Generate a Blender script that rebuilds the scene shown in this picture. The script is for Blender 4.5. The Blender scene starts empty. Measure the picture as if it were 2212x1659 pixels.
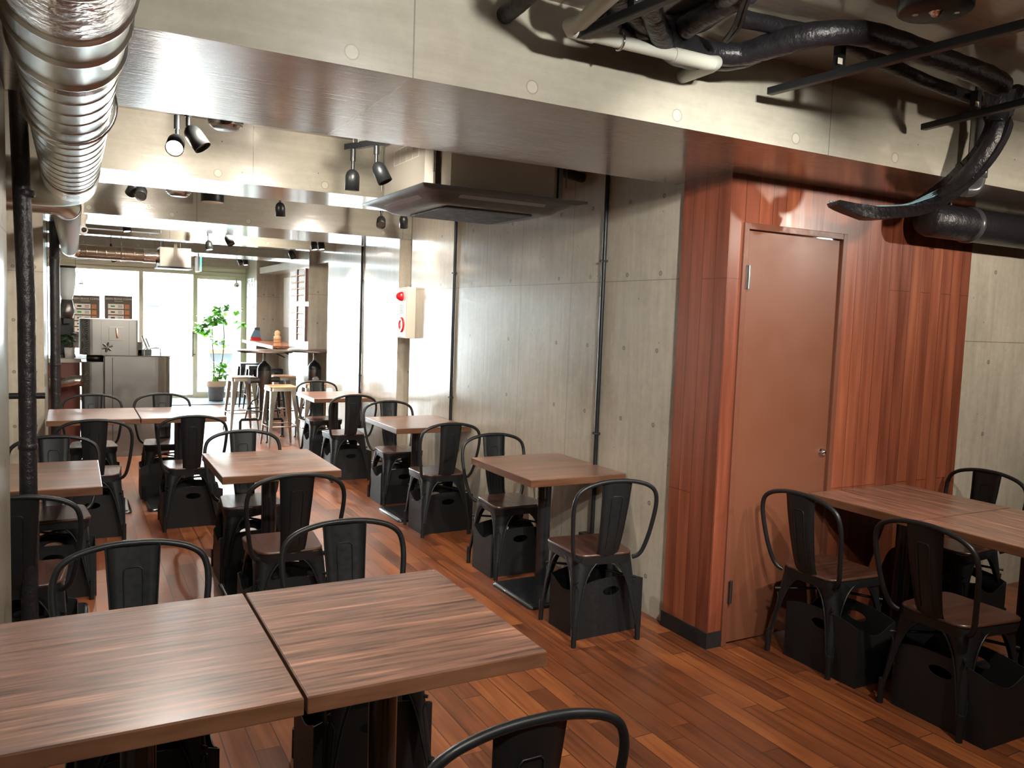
import bpy, math, random
from mathutils import Vector, Matrix, Euler
random.seed(7)
C = bpy.context.scene.collection
PI = math.pi
# ------------------------------------------------------------------ camera
F, YAW, PIT, ROL = 1743.773, 0.499, 0.0793, 0.0358
CAM = Vector((0, 0, 1.55))
fw = Vector((math.sin(YAW)*math.cos(PIT), math.cos(YAW)*math.cos(PIT), -math.sin(PIT)))
rt0 = Vector((math.cos(YAW), -math.sin(YAW), 0)); up0 = rt0.cross(fw)
rt = rt0*math.cos(ROL)+up0*math.sin(ROL); up = -rt0*math.sin(ROL)+up0*math.cos(ROL)
def at(u, v, ax, val):
    """point of the place seen at a photo pixel, on the plane axis=val"""
    d = fw + rt*((u-1106)/F) - up*((v-829.5)/F)
    return CAM + d*((val-CAM[ax])/d[ax])
cd = bpy.data.cameras.new('camera'); cam = bpy.data.objects.new('camera', cd); C.objects.link(cam)
cd.sensor_fit = 'HORIZONTAL'; cd.sensor_width = 36; cd.lens = F/2212*36; cd.clip_start = 0.05
M = Matrix((rt, up, -fw)).transposed().to_4x4(); M.translation = CAM; cam.matrix_world = M
bpy.context.scene.camera = cam

# ------------------------------------------------------------------ materials
class NT:
    def __init__(s, name):
        s.m = bpy.data.materials.new(name); s.m.use_nodes = True
        s.t = s.m.node_tree; s.b = s.t.nodes['Principled BSDF']; s.out = s.t.nodes['Material Output']
    def n(s, ty, **k):
        x = s.t.nodes.new(ty)
        for a, b in k.items(): setattr(x, a, b)
        return x
    def l(s, a, b): s.t.links.new(a, b)
    def math(s, op, a, b=None, c=None):
        x = s.n('ShaderNodeMath', operation=op)
        for i, q in enumerate((a, b, c)):
            if q is None: continue
            if isinstance(q, (int, float)): x.inputs[i].default_value = q
            else: s.l(q, x.inputs[i])
        return x.outputs[0]
    def mix(s, f, a, b):
        x = s.n('ShaderNodeMix', data_type='RGBA')
        for i, q in ((0, f), (6, a), (7, b)):
            if isinstance(q, (int, float)): x.inputs[i].default_value = q
            elif isinstance(q, tuple): x.inputs[i].default_value = (*q, 1) if len(q) == 3 else q
            else: s.l(q, x.inputs[i])
        return x.outputs[2]
    def noise(s, vec, scale, detail=4, rough=.55, dim='3D'):
        x = s.n('ShaderNodeTexNoise'); x.inputs['Scale'].default_value = scale
        x.inputs['Detail'].default_value = detail; x.inputs['Roughness'].default_value = rough
        if vec is not None: s.l(vec, x.inputs['Vector'])
        return x.outputs[0]
    def scl(s, vec, sc, loc=(0, 0, 0), rot=(0, 0, 0)):
        x = s.n('ShaderNodeMapping'); x.inputs['Scale'].default_value = sc
        x.inputs['Location'].default_value = loc; x.inputs['Rotation'].default_value = rot
        s.l(vec, x.inputs['Vector']); return x.outputs[0]
    def ramp(s, f, stops):
        x = s.n('ShaderNodeValToRGB'); e = x.color_ramp.elements
        while len(e) < len(stops): e.new(.5)
        for q, (p, c) in zip(e, stops): q.position = p; q.color = (*c, 1)
        s.l(f, x.inputs[0]); return x.outputs[0]
    def rng(s, f, a, b, c, d):
        if c < .274 < d:  # keep gloss variation on one side so denoising stays even
            if (c+d)/2 >= .27: c = .284; d = max(d, .30)
            else: d = .262
        k = (d-c)/(b-a); v = s.math('MULTIPLY_ADD', f, k, c-a*k)
        return s.math('MINIMUM', s.math('MAXIMUM', v, min(c, d)), max(c, d))
    def bump(s, h, st, dist=.002, normal=None):
        x = s.n('ShaderNodeBump'); x.inputs['Strength'].default_value = st; x.inputs['Distance'].default_value = dist
        s.l(h, x.inputs['Height'])
        if normal: s.l(normal, x.inputs['Normal'])
        return x.outputs[0]
    def set(s, **k):
        for a, b in k.items():
            i = s.b.inputs[a.replace('_', ' ')]
            if isinstance(b, (int, float)): i.default_value = b
            elif isinstance(b, tuple): i.default_value = (*b, 1) if len(b) == 3 else b
            else: s.l(b, i)
    def pos(s): return s.n('ShaderNodeNewGeometry').outputs['Position']
    def obj(s): return s.n('ShaderNodeTexCoord').outputs['Object']

def simple(name, col, rough=.5, metal=0., nz=.12, nscale=30, **k):
    t = NT(name); f = t.noise(t.obj(), nscale, 3)
    c2 = tuple(c*(1-nz) for c in col); c1 = tuple(min(1, c*(1+nz)) for c in col)
    t.set(Base_Color=t.mix(f, c2, c1), Roughness=t.rng(f, .3, .7, max(.03, rough*.85), min(1, rough*1.15)), Metallic=metal)
    for a, b in k.items(): t.set(**{a: b})
    return t.m

def concrete(name, vs=(), hs=(), holes=(), rows=None, dots=None, streak='z', c1=(.28, .252, .20), c2=(.47, .425, .345), rough=(.285, .42)):
    t = NT(name); p = t.pos()
    sep = t.n('ShaderNodeSeparateXYZ'); t.l(p, sep.inputs[0]); X, Y, Z = sep.outputs
    g = t.n('ShaderNodeNewGeometry'); sn = t.n('ShaderNodeSeparateXYZ'); t.l(g.outputs['True Normal'], sn.inputs[0])
    xf = t.math('GREATER_THAN', t.math('ABSOLUTE', sn.outputs[0]), .5)
    U = t.math('ADD', t.math('MULTIPLY', xf, Y), t.math('MULTIPLY', t.math('SUBTRACT', 1, xf), X))
    big = t.noise(p, 1.3, 5, .6); fine = t.noise(p, 28, 5, .65)
    st = t.noise(t.scl(p, (9, 9, .8) if streak == 'z' else (.8, 22, 9)), 3, 4, .6)
    f = t.math('ADD', t.math('MULTIPLY', big, .5), t.math('ADD', t.math('MULTIPLY', fine, .2), t.math('MULTIPLY', st, .3)))
    col = t.ramp(f, [(.35, c1), (.5, tuple((a+b)/2 for a, b in zip(c1, c2))), (.65, c2)])
    # pits
    vo = t.n('ShaderNodeTexVoronoi'); vo.inputs['Scale'].default_value = 17; t.l(p, vo.inputs['Vector'])
    pit = t.math('LESS_THAN', vo.outputs['Distance'], .065)
    pit = t.math('MULTIPLY', pit, t.math('GREATER_THAN', t.noise(p, 6, 2), .56))
    dark = pit
    line = None
    for y in vs:
        a = t.math('LESS_THAN', t.math('ABSOLUTE', t.math('SUBTRACT', U, y)), .0022)
        a = t.math('MULTIPLY', a, t.math('GREATER_THAN', 2, 1))
        line = a if line is None else t.math('MAXIMUM', line, a)
    for z in hs:
        a = t.math('LESS_THAN', t.math('ABSOLUTE', t.math('SUBTRACT', Z, z)), .0022)
        line = a if line is None else t.math('MAXIMUM', line, a)
    if line is not None: dark = t.math('MAXIMUM', dark, t.math('MULTIPLY', line, .75))
    hole = None
    if holes:
        m = None
        for y in holes:
            a = t.math('ABSOLUTE', t.math('SUBTRACT', U, y)); m = a if m is None else t.math('MINIMUM', m, a)
        dz = None
        for z in rows:
            a = t.math('ABSOLUTE', t.math('SUBTRACT', Z, z)); dz = a if dz is None else t.math('MINIMUM', dz, a)
        d = t.math('SQRT', t.math('ADD', t.math('MULTIPLY', m, m), t.math('MULTIPLY', dz, dz)))
        hole = t.math('LESS_THAN', d, .0125)
        rim = t.math('MULTIPLY', hole, t.math('GREATER_THAN', d, .008))
        dark = t.math('MAXIMUM', dark, t.math('ADD', t.math('MULTIPLY', rim, .5), t.math('MULTIPLY', hole, .5)))
    if dots:
        x0, per, zd, r = dots
        m = t.math('SUBTRACT', t.math('MODULO', t.math('ADD', t.math('SUBTRACT', U, x0), per*20.5), per), per/2)
        dz = t.math('SUBTRACT', Z, zd)
        d = t.math('SQRT', t.math('ADD', t.math('MULTIPLY', m, m), t.math('MULTIPLY', dz, dz)))
        rim = t.math('MULTIPLY', t.math('LESS_THAN', d, r), t.math('GREATER_THAN', d, r*.82))
        pl = t.math('LESS_THAN', d, r*.82)
        dark = t.math('MAXIMUM', dark, t.math('MULTIPLY', rim, .4))
        col = t.mix(t.math('MULTIPLY', pl, .25), col, (.62, .58, .5)); hole = t.math('LESS_THAN', d, r)
    col = t.mix(t.math('MULTIPLY', dark, .8), col, (.07, .06, .045))
    h = t.math('ADD', t.math('MULTIPLY', st, .6), t.math('MULTIPLY', fine, .4))
    b1 = t.bump(h, .35, .004)
    hh = dark if hole is None else t.math('MAXIMUM', dark, hole)
    b2 = t.bump(t.math('SUBTRACT', 1, hh), .6, .004, b1)
    t.set(Base_Color=col, Roughness=t.rng(big, .3, .7, *rough), Normal=b2, Coat_Weight=.75, Coat_Roughness=.13)
    return t.m

def wood_floor():
    t = NT('floor_boards'); p = t.pos()
    sep = t.n('ShaderNodeSeparateXYZ'); t.l(p, sep.inputs[0])
    cmb = t.n('ShaderNodeCombineXYZ'); t.l(sep.outputs[1], cmb.inputs[0]); t.l(sep.outputs[0], cmb.inputs[1])
    br = t.n('ShaderNodeTexBrick'); t.l(cmb.outputs[0], br.inputs['Vector'])
    br.inputs['Scale'].default_value = 1; br.inputs['Brick Width'].default_value = .62; br.inputs['Row Height'].default_value = .092
    br.inputs['Mortar Size'].default_value = .0017; br.inputs['Mortar Smooth'].default_value = 0
    br.inputs['Color1'].default_value = (0, 0, 0, 1); br.inputs['Color2'].default_value = (1, 1, 1, 1)
    br.offset = .37; br.offset_frequency = 3; br.squash = 1.25; br.squash_frequency = 2
    wn = t.n('ShaderNodeTexWhiteNoise', noise_dimensions='1D'); t.l(t.math('FLOOR', t.math('DIVIDE', sep.outputs[0], .092)), wn.inputs['W'])
    off = t.n('ShaderNodeVectorMath', operation='ADD'); t.l(p, off.inputs[0])
    cx = t.n('ShaderNodeCombineXYZ'); t.l(t.math('MULTIPLY', br.outputs['Color'], 7.3), cx.inputs[1]); t.l(t.math('MULTIPLY', wn.outputs[0], 5), cx.inputs[2]); t.l(cx.outputs[0], off.inputs[1])
    g = t.noise(t.scl(off.outputs[0], (26, 1.2, 3)), 2, 5, .5)
    g2 = t.noise(t.scl(off.outputs[0], (5, 1.6, 3)), 1.6, 3, .5)
    f = t.math('ADD', t.math('MULTIPLY', g, .42), t.math('ADD', t.math('MULTIPLY', g2, .33), t.math('ADD', .01, t.math('MULTIPLY', br.outputs['Color'], .24))))
    col = t.ramp(f, [(.26, (.045, .013, .006)), (.42, (.115, .034, .012)), (.56, (.19, .056, .018)), (.74, (.31, .105, .030))])
    vo = t.n('ShaderNodeTexVoronoi'); vo.inputs['Scale'].default_value = 1; t.l(t.scl(off.outputs[0], (8, 2.6, 2)), vo.inputs['Vector'])
    knot = t.math('MULTIPLY', t.rng(vo.outputs['Distance'], .04, .13, .6, 0), t.math('GREATER_THAN', t.noise(off.outputs[0], 2.3, 1), .53))
    col = t.mix(knot, col, (.05, .016, .008))
    col = t.mix(br.outputs['Fac'], col, (.03, .01, .006))
    t.set(Base_Color=col, Roughness=t.rng(g, .3, .7, .30, .42), Normal=t.bump(t.math('SUBTRACT', g, t.math('MULTIPLY', br.outputs['Fac'], 3)), .16, .003), Coat_Weight=.12, Coat_Roughness=.22)
    return t.m

def grain(name, cols, sc, rough=(.3, .45), bump=.1, coord='obj', coat=.2, planks=None):
    t = NT(name); p = t.obj() if coord == 'obj' else t.pos()
    info = t.n('ShaderNodeObjectInfo')
    ad = t.n('ShaderNodeVectorMath', operation='ADD'); t.l(p, ad.inputs[0])
    cx = t.n('ShaderNodeCombineXYZ'); t.l(t.math('MULTIPLY', info.outputs['Random'], 37), cx.inputs[2]); t.l(cx.outputs[0], ad.inputs[1])
    v = ad.outputs[0]
    extra = None
    if planks:
        sep = t.n('ShaderNodeSeparateXYZ'); t.l(p, sep.inputs[0])
        u = t.math('SUBTRACT', sep.outputs[0], sep.outputs[1])
        q = t.math('DIVIDE', u, planks); fl = t.math('FLOOR', q)
        wn = t.n('ShaderNodeTexWhiteNoise', noise_dimensions='1D'); t.l(fl, wn.inputs['W'])
        fr = t.math('FRACT', q); edge = t.math('LESS_THAN', t.math('MINIMUM', fr, t.math('SUBTRACT', 1, fr)), .016)
        # butt joints between board lengths
        jz = t.math('ABSOLUTE', t.math('SUBTRACT', sep.outputs[2], t.math('ADD', 1.78, t.math('MULTIPLY', t.math('FLOOR', t.math('MULTIPLY', wn.outputs[0], 2)), -1.05))))
        edge = t.math('MAXIMUM', edge, t.math('LESS_THAN', jz, .0013))
        a2 = t.n('ShaderNodeVectorMath', operation='ADD'); t.l(v, a2.inputs[0])
        c2 = t.n('ShaderNodeCombineXYZ'); t.l(t.math('MULTIPLY', wn.outputs[0], 9), c2.inputs[2]); t.l(t.math('MULTIPLY', wn.outputs[0], 5), c2.inputs[0]); t.l(c2.outputs[0], a2.inputs[1]); v = a2.outputs[0]
        extra = (wn.outputs[0], edge)
    g = t.noise(t.scl(v, sc), 2, 6, .58)
    g2 = t.noise(t.scl(v, tuple(q*.25 for q in sc)), 2, 3, .5)
    f = t.math('ADD', t.math('MULTIPLY', g, .68), t.math('MULTIPLY', g2, .32))
    if extra: f = t.math('ADD', t.math('MULTIPLY', f, .82), t.math('MULTIPLY', extra[0], .16))
    n = len(cols); col = t.ramp(f, [(.34+.34*i/(n-1), c) for i, c in enumerate(cols)])
    if extra: col = t.mix(extra[1], col, (.05, .012, .008))
    t.set(Base_Color=col, Roughness=t.rng(g, .35, .65, *rough), Normal=t.bump(g, bump, .002), Coat_Weight=coat, Coat_Roughness=.25)
    return t.m

def galv(name, col=(.55, .56, .55), rough=.28, wr=0., aniso=0.):
    t = NT(name); p = t.obj(); n = t.noise(p, 9, 3)
    h = t.noise(p, 26, 3, .6)
    t.set(Base_Color=t.mix(n, tuple(c*.85 for c in col), col), Metallic=1., Roughness=t.rng(n, .3, .7, rough*.8, rough*1.25), Normal=t.bump(h, wr, .01))
    return t.m

def emit(name, col, st):
    t = NT(name); t.set(Base_Color=(.8, .8, .8), Emission_Color=col, Emission_Strength=st); return t.m

def glass():
    m = bpy.data.materials.new('window_glass'); m.use_nodes = True; nt = m.node_tree; nt.nodes.clear()
    o = nt.nodes.new('ShaderNodeOutputMaterial'); mx = nt.nodes.new('ShaderNodeMixShader'); tr = nt.nodes.new('ShaderNodeBsdfTransparent')
    gl = nt.nodes.new('ShaderNodeBsdfGlossy'); fr = nt.nodes.new('ShaderNodeFresnel'); fr.inputs[0].default_value = 1.35
    tr.inputs[0].default_value = (.96, .98, .97, 1); gl.inputs['Roughness'].default_value = .02
    nt.links.new(fr.outputs[0], mx.inputs[0]); nt.links.new(tr.outputs[0], mx.inputs[1]); nt.links.new(gl.outputs[0], mx.inputs[2]); nt.links.new(mx.outputs[0], o.inputs[0])
    return m

def leafmat():
    t = NT('green_leaf'); f = t.noise(t.obj(), 6, 2); c = t.mix(f, (.03, .14, .008), (.10, .34, .02)); t.set(Base_Color=c, Roughness=.45)
    tr = t.n('ShaderNodeBsdfTranslucent'); t.l(t.mix(f, (.05, .20, .01), (.16, .42, .03)), tr.inputs[0]); mx = t.n('ShaderNodeMixShader'); mx.inputs[0].default_value = .35
    t.l(t.b.outputs[0], mx.inputs[1]); t.l(tr.outputs[0], mx.inputs[2]); t.l(mx.outputs[0], t.out.inputs[0]); return t.m
def wrapmat():
    t = NT('black_vinyl_wrap'); o = t.pos(); w = t.noise(t.scl(o, (1, 1.6, 1)), 22, 5, .62)
    t.set(Base_Color=t.mix(w, (.008, .008, .0095), (.016, .015, .018)), Roughness=.33, Normal=t.bump(w, .7, .012)); return t.m
Mt = dict(
    wallr=concrete('coated_concrete_wall', vs=(6.43, 5.81, 5.41, 4.87, 4.235, 8.26, 7.55, 8.9), hs=(1.787,), holes=(6.26, 5.66, 5.03, 4.385, 4.03, 3.665, 3.375, 7.35, 7.62, 7.9, 8.5, 8.9, 9.4, 10.6, 11.2, 2.8, 2.95), rows=(2.22, 1.82, 1.415, 1.02, .6, .2)),
    walll=concrete('coated_concrete_left', vs=(1.0, 1.9, 2.5, 3.05, 7.9), hs=(1.787,), holes=(.3, .9, 1.5, 2.1, 2.7, 3.1, -.26, -.4, 7.5), rows=(1.82, 1.415, 1.02, .6, .2)),
    wallb=concrete('concrete_end_wall', hs=(1.52,), holes=(4.78, 5.4, 6.0), rows=(1.93, 1.40, .97, .45), rough=(.4, .6)),
    beam=concrete('coated_concrete_beam', vs=(.9, 2.70, -9), dots=(.711, .6, 2.303, .023), streak='x', c1=(.26, .245, .20), c2=(.39, .37, .305), rough=(.17, .26)),
    ceil=concrete('concrete_ceiling', streak='x', c1=(.22, .185, .145), c2=(.34, .29, .23), rough=(.45, .7)),
    floor=wood_floor(),
    panel=grain('mahogany_boards', [(.13, .034, .017), (.18, .049, .024), (.23, .065, .030), (.29, .090, .040)], (13, 13, .8), (.3, .42), .06, 'pos', .3, planks=.088),
    door=simple('brown_painted_steel', (.135, .048, .025), .42, 0, .04, 4, Coat_Weight=.15),
    doorframe=simple('brown_frame_paint', (.13, .045, .025), .4, 0, .05),
    table=grain('walnut_laminate', [(.060, .034, .028), (.145, .078, .055), (.24, .118, .078), (.42, .21, .135)], (2.2, 36, 36), (.285, .40), .16, 'obj', .35),
    tedge=grain('walnut_edge', [(.075, .032, .017), (.11, .048, .024), (.14, .062, .031)], (3, 3, 18), (.3, .42), .03, 'obj', .3),
    seat=grain('dark_walnut_seat', [(.030, .013, .009), (.05, .020, .013), (.075, .030, .019)], (22, 2.2, 22), (.3, .42), .06, 'obj', .3),
    black=simple('black_powder_coat', (.0085, .0098, .0105), .40, 0, .08, 60, Specular_IOR_Level=.36),
    blackm=simple('black_matt', (.010, .011, .012), .55, 0, .1, 40),
    box=simple('black_board', (.0085, .0092, .010), .5, 0, .1, 90, Specular_IOR_Level=.35),
    rubber=simple('black_rubber', (.012, .012, .012), .7),
    base=simple('black_cast_base', (.012, .013, .015), .25, 0, .08, 60, Coat_Weight=.4),
    galv=galv('galvanised_duct', (.62, .66, .63), .30, .0),
    foil=galv('crinkled_foil', (.66, .62, .58), .25, .5),
    bronze=galv('bronze_toned_duct', (.42, .34, .27), .3, .1),
    steel=galv('brushed_steel', (.24, .235, .22), .30, .0),
    stool=galv('clear_coated_steel', (.42, .39, .33), .30, 0),
    chrome=galv('chrome', (.75, .75, .75), .12),
    gunmetal=galv('gunmetal', (.14, .135, .13), .35, .05),
    stoolseat=grain('honey_wood_seat', [(.3, .14, .06), (.45, .22, .10), (.55, .3, .15)], (2.5, 20, 20), (.35, .5)),
    bar=grain('red_brown_counter', [(.2, .06, .03), (.33, .11, .05), (.42, .16, .08)], (14, 2, 14), (.2, .3), .04, 'obj', .4),
    redwood=simple('red_brown_cabinet', (.17, .04, .025), .4, 0, .15, 8),
    wrap=wrapmat(),
    pvc=simple('grey_pvc', (.44, .45, .39), .45, 0, .05, 8),
    pvcd=simple('dark_grey_pvc', (.05, .05, .052), .25, 0, .05, 8),
    cream=simple('cream_steel', (.55, .50, .42), .4, 0, .04, 8),
    white=simple('white_plastic', (.75, .74, .72), .4, 0, .02, 8),
    acbody=simple('zinc_grey_casing', (.46, .44, .38), .42, .15, .04, 8),
    acpanel=simple('dark_brown_plastic', (.034, .031, .030), .4, 0, .05, 20),
    acvane=simple('grey_louvre', (.13, .125, .12), .35, .2), acgrille=simple('black_grille', (.012, .012, .013), .6),
    red=simple('red_lens', (.62, .012, .016), .15, 0, .03, 8, Coat_Weight=.6),
    alu=simple('ivory_window_frame', (.60, .58, .48), .4, .1, .03, 8),
    glass=glass(), lampglass=simple('clear_tank', (.55, .62, .62), .2, 0, .03, 8),
    bulb=emit('warm_lamp_face', (1, .80, .62), 60), exitg=emit('green_sign_face', (.05, .75, .45), 1.2),
    leaf=leafmat(), dleaf=simple('dark_green_leaf', (.03, .10, .025), .4, 0, .4, 8),
    bark=simple('brown_stem', (.16, .09, .05), .8), soil=simple('soil', (.04, .025, .015), .95),
    terra=simple('pale_terracotta', (.55, .42, .32), .7), bag=simple('dark_grey_bag', (.12, .12, .13), .55, 0, .5, 7),
    mat=simple('grey_door_mat', (.10, .12, .14), .95, 0, .2, 120), paper=simple('white_card', (.78, .77, .74), .6, 0, .02),
    post=simple('brown_grey_poster', (.105, .085, .075), .55), pink=simple('pink_ink', (.75, .36, .33), .6), ink=simple('dark_ink', (.06, .07, .08), .6),
    tan=simple('tan_wood', (.5, .3, .16), .55), dkw=simple('dark_brown_strip', (.12, .05, .035), .5), blue=simple('blue_tent', (.16, .3, .42), .6),
    street=simple('pale_paving', (.62, .62, .62), .8), facade=simple('pale_facade', (.78, .80, .80), .8), van=simple('dark_grey_car_paint', (.010, .014, .02), .4),
    vang=simple('car_glass', (.012, .02, .026), .3), orange=simple('orange_board', (.06, .022, .006), .6), teal=simple('blue_grey_board', (.012, .019, .024), .8),
    beans=simple('orange_brown_beans', (.45, .18, .07), .6, 0, .6, 60), green=simple('flag_green', (.03, .3, .08), .6), yellow=simple('flag_yellow', (.7, .55, .05), .6), cable=simple('blue_grey_cable', (.25, .42, .50), .45),
)

# ------------------------------------------------------------------ mesh builder
class MB:
    def __init__(s): s.v = []; s.f = []; s.sm = []; s.mi = []; s.cur = 0
    def add(s, vs, fs, smooth=False):
        o = len(s.v); s.v += [tuple(v) for v in vs]
        for f in fs: s.f.append([i+o for i in f]); s.sm.append(smooth); s.mi.append(s.cur)
        return s
    def box(s, c, d, rz=0, rot=None):
        R = Euler(rot).to_matrix() if rot else Matrix.Rotation(rz, 3, 'Z')
        vs = [R @ Vector((d[0]*x/2, d[1]*y/2, d[2]*z/2)) + Vector(c) for x in (-1, 1) for y in (-1, 1) for z in (-1, 1)]
        return s.add(vs, [(0, 1, 3, 2), (4, 6, 7, 5), (0, 4, 5, 1), (2, 3, 7, 6), (0, 2, 6, 4), (1, 5, 7, 3)])
    def b2(s, lo, hi): return s.box([(a+b)/2 for a, b in zip(lo, hi)], [b-a for a, b in zip(lo, hi)])
    def prism(s, pts, z0, z1, axis='z'):
        n = len(pts)
        def mk(p, z): return (p[0], p[1], z) if axis == 'z' else ((p[0], z, p[1]) if axis == 'y' else (z, p[0], p[1]))
        vs = [mk(p, z0) for p in pts]+[mk(p, z1) for p in pts]
        return s.add(vs, [list(range(n))[::-1], list(range(n, 2*n))]+[(i, (i+1) % n, n+(i+1) % n, n+i) for i in range(n)])
    def tube(s, pts, r, n=10, cap=True, closed=False):
        pts = [Vector(p) for p in pts]; m = len(pts); rs = r if isinstance(r, (list, tuple)) else [r]*m
        T = []
        for i in range(m):
            a = pts[i-1] if (i > 0 or closed) else pts[i]; b = pts[(i+1) % m] if (i < m-1 or closed) else pts[i]
            T.append((b-a).normalized())
        ref = Vector((0, 0, 1)) if abs(T[0].z) < .9 else Vector((1, 0, 0))
        N = (ref - T[0]*ref.dot(T[0])).normalized(); vs = []
        for i in range(m):
            N = (N - T[i]*N.dot(T[i])).normalized(); B = T[i].cross(N)
            for k in range(n):
                a = 2*PI*k/n; vs.append(pts[i]+(N*math.cos(a)+B*math.sin(a))*rs[i])
        fs = []
        for i in range(m if closed else m-1):
            j = (i+1) % m
            for k in range(n):
                q = (k+1) % n; fs.append((i*n+k, i*n+q, j*n+q, j*n+k))
        s.add(vs, fs, True)
        if cap and not closed:
            s.add(vs[:n], [list(range(n))[::-1]]); s.add(vs[-n:], [list(range(n))])
        return s
    def cyl(s, a, b, r, n=16, r2=None): return s.tube([a, b], [r, r if r2 is None else r2], n)
    def lathe(s, prof, c, n=24, axis=(0, 0, 1)):
        A = Vector(axis).normalized(); ref = Vector((1, 0, 0)) if abs(A.x) < .9 else Vector((0, 1, 0))
        U = (ref-A*ref.dot(A)).normalized(); V = A.cross(U); c = Vector(c); vs = []
        for r, h in prof:
            for k in range(n): vs.append(c+A*h+(U*math.cos(2*PI*k/n)+V*math.sin(2*PI*k/n))*max(r, 1e-4))
        fs = [(i*n+k, i*n+(k+1) % n, (i+1)*n+(k+1) % n, (i+1)*n+k) for i in range(len(prof)-1) for k in range(n)]
        return s.add(vs, fs, True)
    def loft(s, rings, caps=True, smooth=True, closed=True):
        n = len(rings[0]); vs = [p for r in rings for p in r]
        fs = [(i*n+k, i*n+(k+1) % n, (i+1)*n+(k+1) % n, (i+1)*n+k) for i in range(len(rings)-1) for k in range(n if closed else n-1)]
        s.add(vs, fs, smooth)
        if caps: s.add(rings[0], [list(range(n))[::-1]]); s.add(rings[-1], [list(range(n))])
        return s
    def sphere(s, c, r, n=14, sc=(1, 1, 1)):
        prof = [(math.sin(PI*i/8)*r*sc[0], -math.cos(PI*i/8)*r*sc[2]) for i in range(9)]
        return s.lathe(prof, c, n)
    def build(s, name, mat, parent=None, bevel=0, loc=None, seg=2):
        me = bpy.data.meshes.new(name); me.from_pydata(s.v, [], s.f)
        for i, p in enumerate(me.polygons): p.use_smooth = s.sm[i]; p.material_index = s.mi[i]
        for m in (mat if isinstance(mat, list) else [mat]): me.materials.append(m)
        me.update(); o = bpy.data.objects.new(name, me); C.objects.link(o)
        if parent: o.parent = parent
        if loc: o.location = loc
        if bevel:
            bv = o.modifiers.new('bevel', 'BEVEL'); bv.width = bevel; bv.segments = seg; bv.limit_method = 'ANGLE'; bv.angle_limit = .9
        return o
def tag(o, label=None, cat=None, group=None, kind=None):
    for k, v in (('label', label), ('category', cat), ('group', group), ('kind', kind)):
        if v: o[k] = v
    return o
def thing(name, label, cat, loc=(0, 0, 0), rz=0, group=None):
    o = bpy.data.objects.new(name, None); C.objects.link(o); o.empty_display_size = .1
    o.location = loc; o.rotation_euler = (0, 0, rz); return tag(o, label, cat, group)
def children(o): return [c for c in bpy.data.objects if c.parent == o]
def copy_tree(o, parent=None, ch=None):
    kids = children(o); c = o.copy(); C.objects.link(c); c.parent = parent
    for k in kids: copy_tree(k, c)
    return c
def struct(o): o['kind'] = 'structure'; return o
def arcpts(c, r, a0, a1, n, f):
    return [f(c[0]+r*math.cos(a0+(a1-a0)*i/n), c[1]+r*math.sin(a0+(a1-a0)*i/n)) for i in range(n+1)]
def smooth_path(pts, k=6):
    P = [Vector(p) for p in pts]; out = []
    for i in range(len(P)-1):
        p0 = P[max(i-1, 0)]; p1 = P[i]; p2 = P[i+1]; p3 = P[min(i+2, len(P)-1)]
        for j in range(k):
            t = j/k
            out.append(.5*((2*p1)+(-p0+p2)*t+(2*p0-5*p1+4*p2-p3)*t*t+(-p0+3*p1-3*p2+p3)*t**3))
    out.append(P[-1]); return out

# ------------------------------------------------------------------ the shell
ZC = 2.585; ZB = 2.262
struct(MB().b2((-1.6, -2, -.1), (7, 14.9, 0)).build('floor', Mt['floor']))
struct(MB().b2((-1.6, -2, ZC), (7, 15.1, ZC+.15)).build('ceiling', Mt['ceil']))
# left side footprint with its two columns
struct(MB().prism([(-1.7, -2), (-.2, -2), (-.2, 3.30), (-.56, 3.30), (-.56, 7.2), (-.2, 7.2), (-.2, 8.17), (-.95, 8.17), (-.95, 15.1), (-1.7, 15.1)], 0, ZC).build('wall_left', Mt['walll']))
struct(MB().prism([(3.4, 2.98), (2.7, 2.98), (2.7, 6.93), (2.86, 6.93), (2.86, 7.2), (2.68, 7.2), (2.68, 9.6), (3.05, 9.6), (3.05, 10.5), (2.68, 10.5), (2.68, 11.55), (3.05, 11.55), (3.05, 13.9), (2.68, 13.9), (2.68, 15.1), (3.4, 15.1)], 0, ZC).build('wall_right', Mt['wallr']))
struct(MB().b2((4.52, 2.865, 0), (7, 3.1, ZC)).build('wall_back', Mt['wallb']))
struct(MB().b2((6.4, -2, 0), (6.6, 2.9, ZC)).build('wall_east', Mt['wallb']))
struct(MB().b2((-1.6, -2.2, 0), (7, -2, ZC)).build('wall_south', Mt['wallb']))
# beams (x-spans), each its own piece of structure
for i, (x0, y0, y1) in enumerate(((-.2, 2.34, 3.27), (-.56, 4.80, 5.36), (-.56, 7.18, 8.17), (-.95, 9.30, 9.50), (-.95, 11.1, 11.9), (-.95, 14.55, 14.9))):
    x1 = 6.4 if i == 0 else (2.7 if i == 1 else 2.86 if i == 2 else 3.05)
    z0 = ZB
    if i == 0:
        b = MB().b2((x0, y0, z0), (x1, 2.86, ZC)); b.b2((x0, 2.86, z0), (2.75, y1, ZC))
    else: b = MB().b2((x0, y0, z0), (x1, y1, ZC))
    struct(b.build('trim_%d' % (i+1), Mt['beam']))
# longitudinal soffits over the recesses of the right wall
struct(MB().b2((2.72, 11.56, 2.16), (3.05, 13.9, ZB-.001)).build('trim_7', Mt['wallr']))
struct(MB().b2((2.78, 9.6, 2.18), (3.05, 10.5, 2.5)).build('trim_8', Mt['wallr']))

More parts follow.
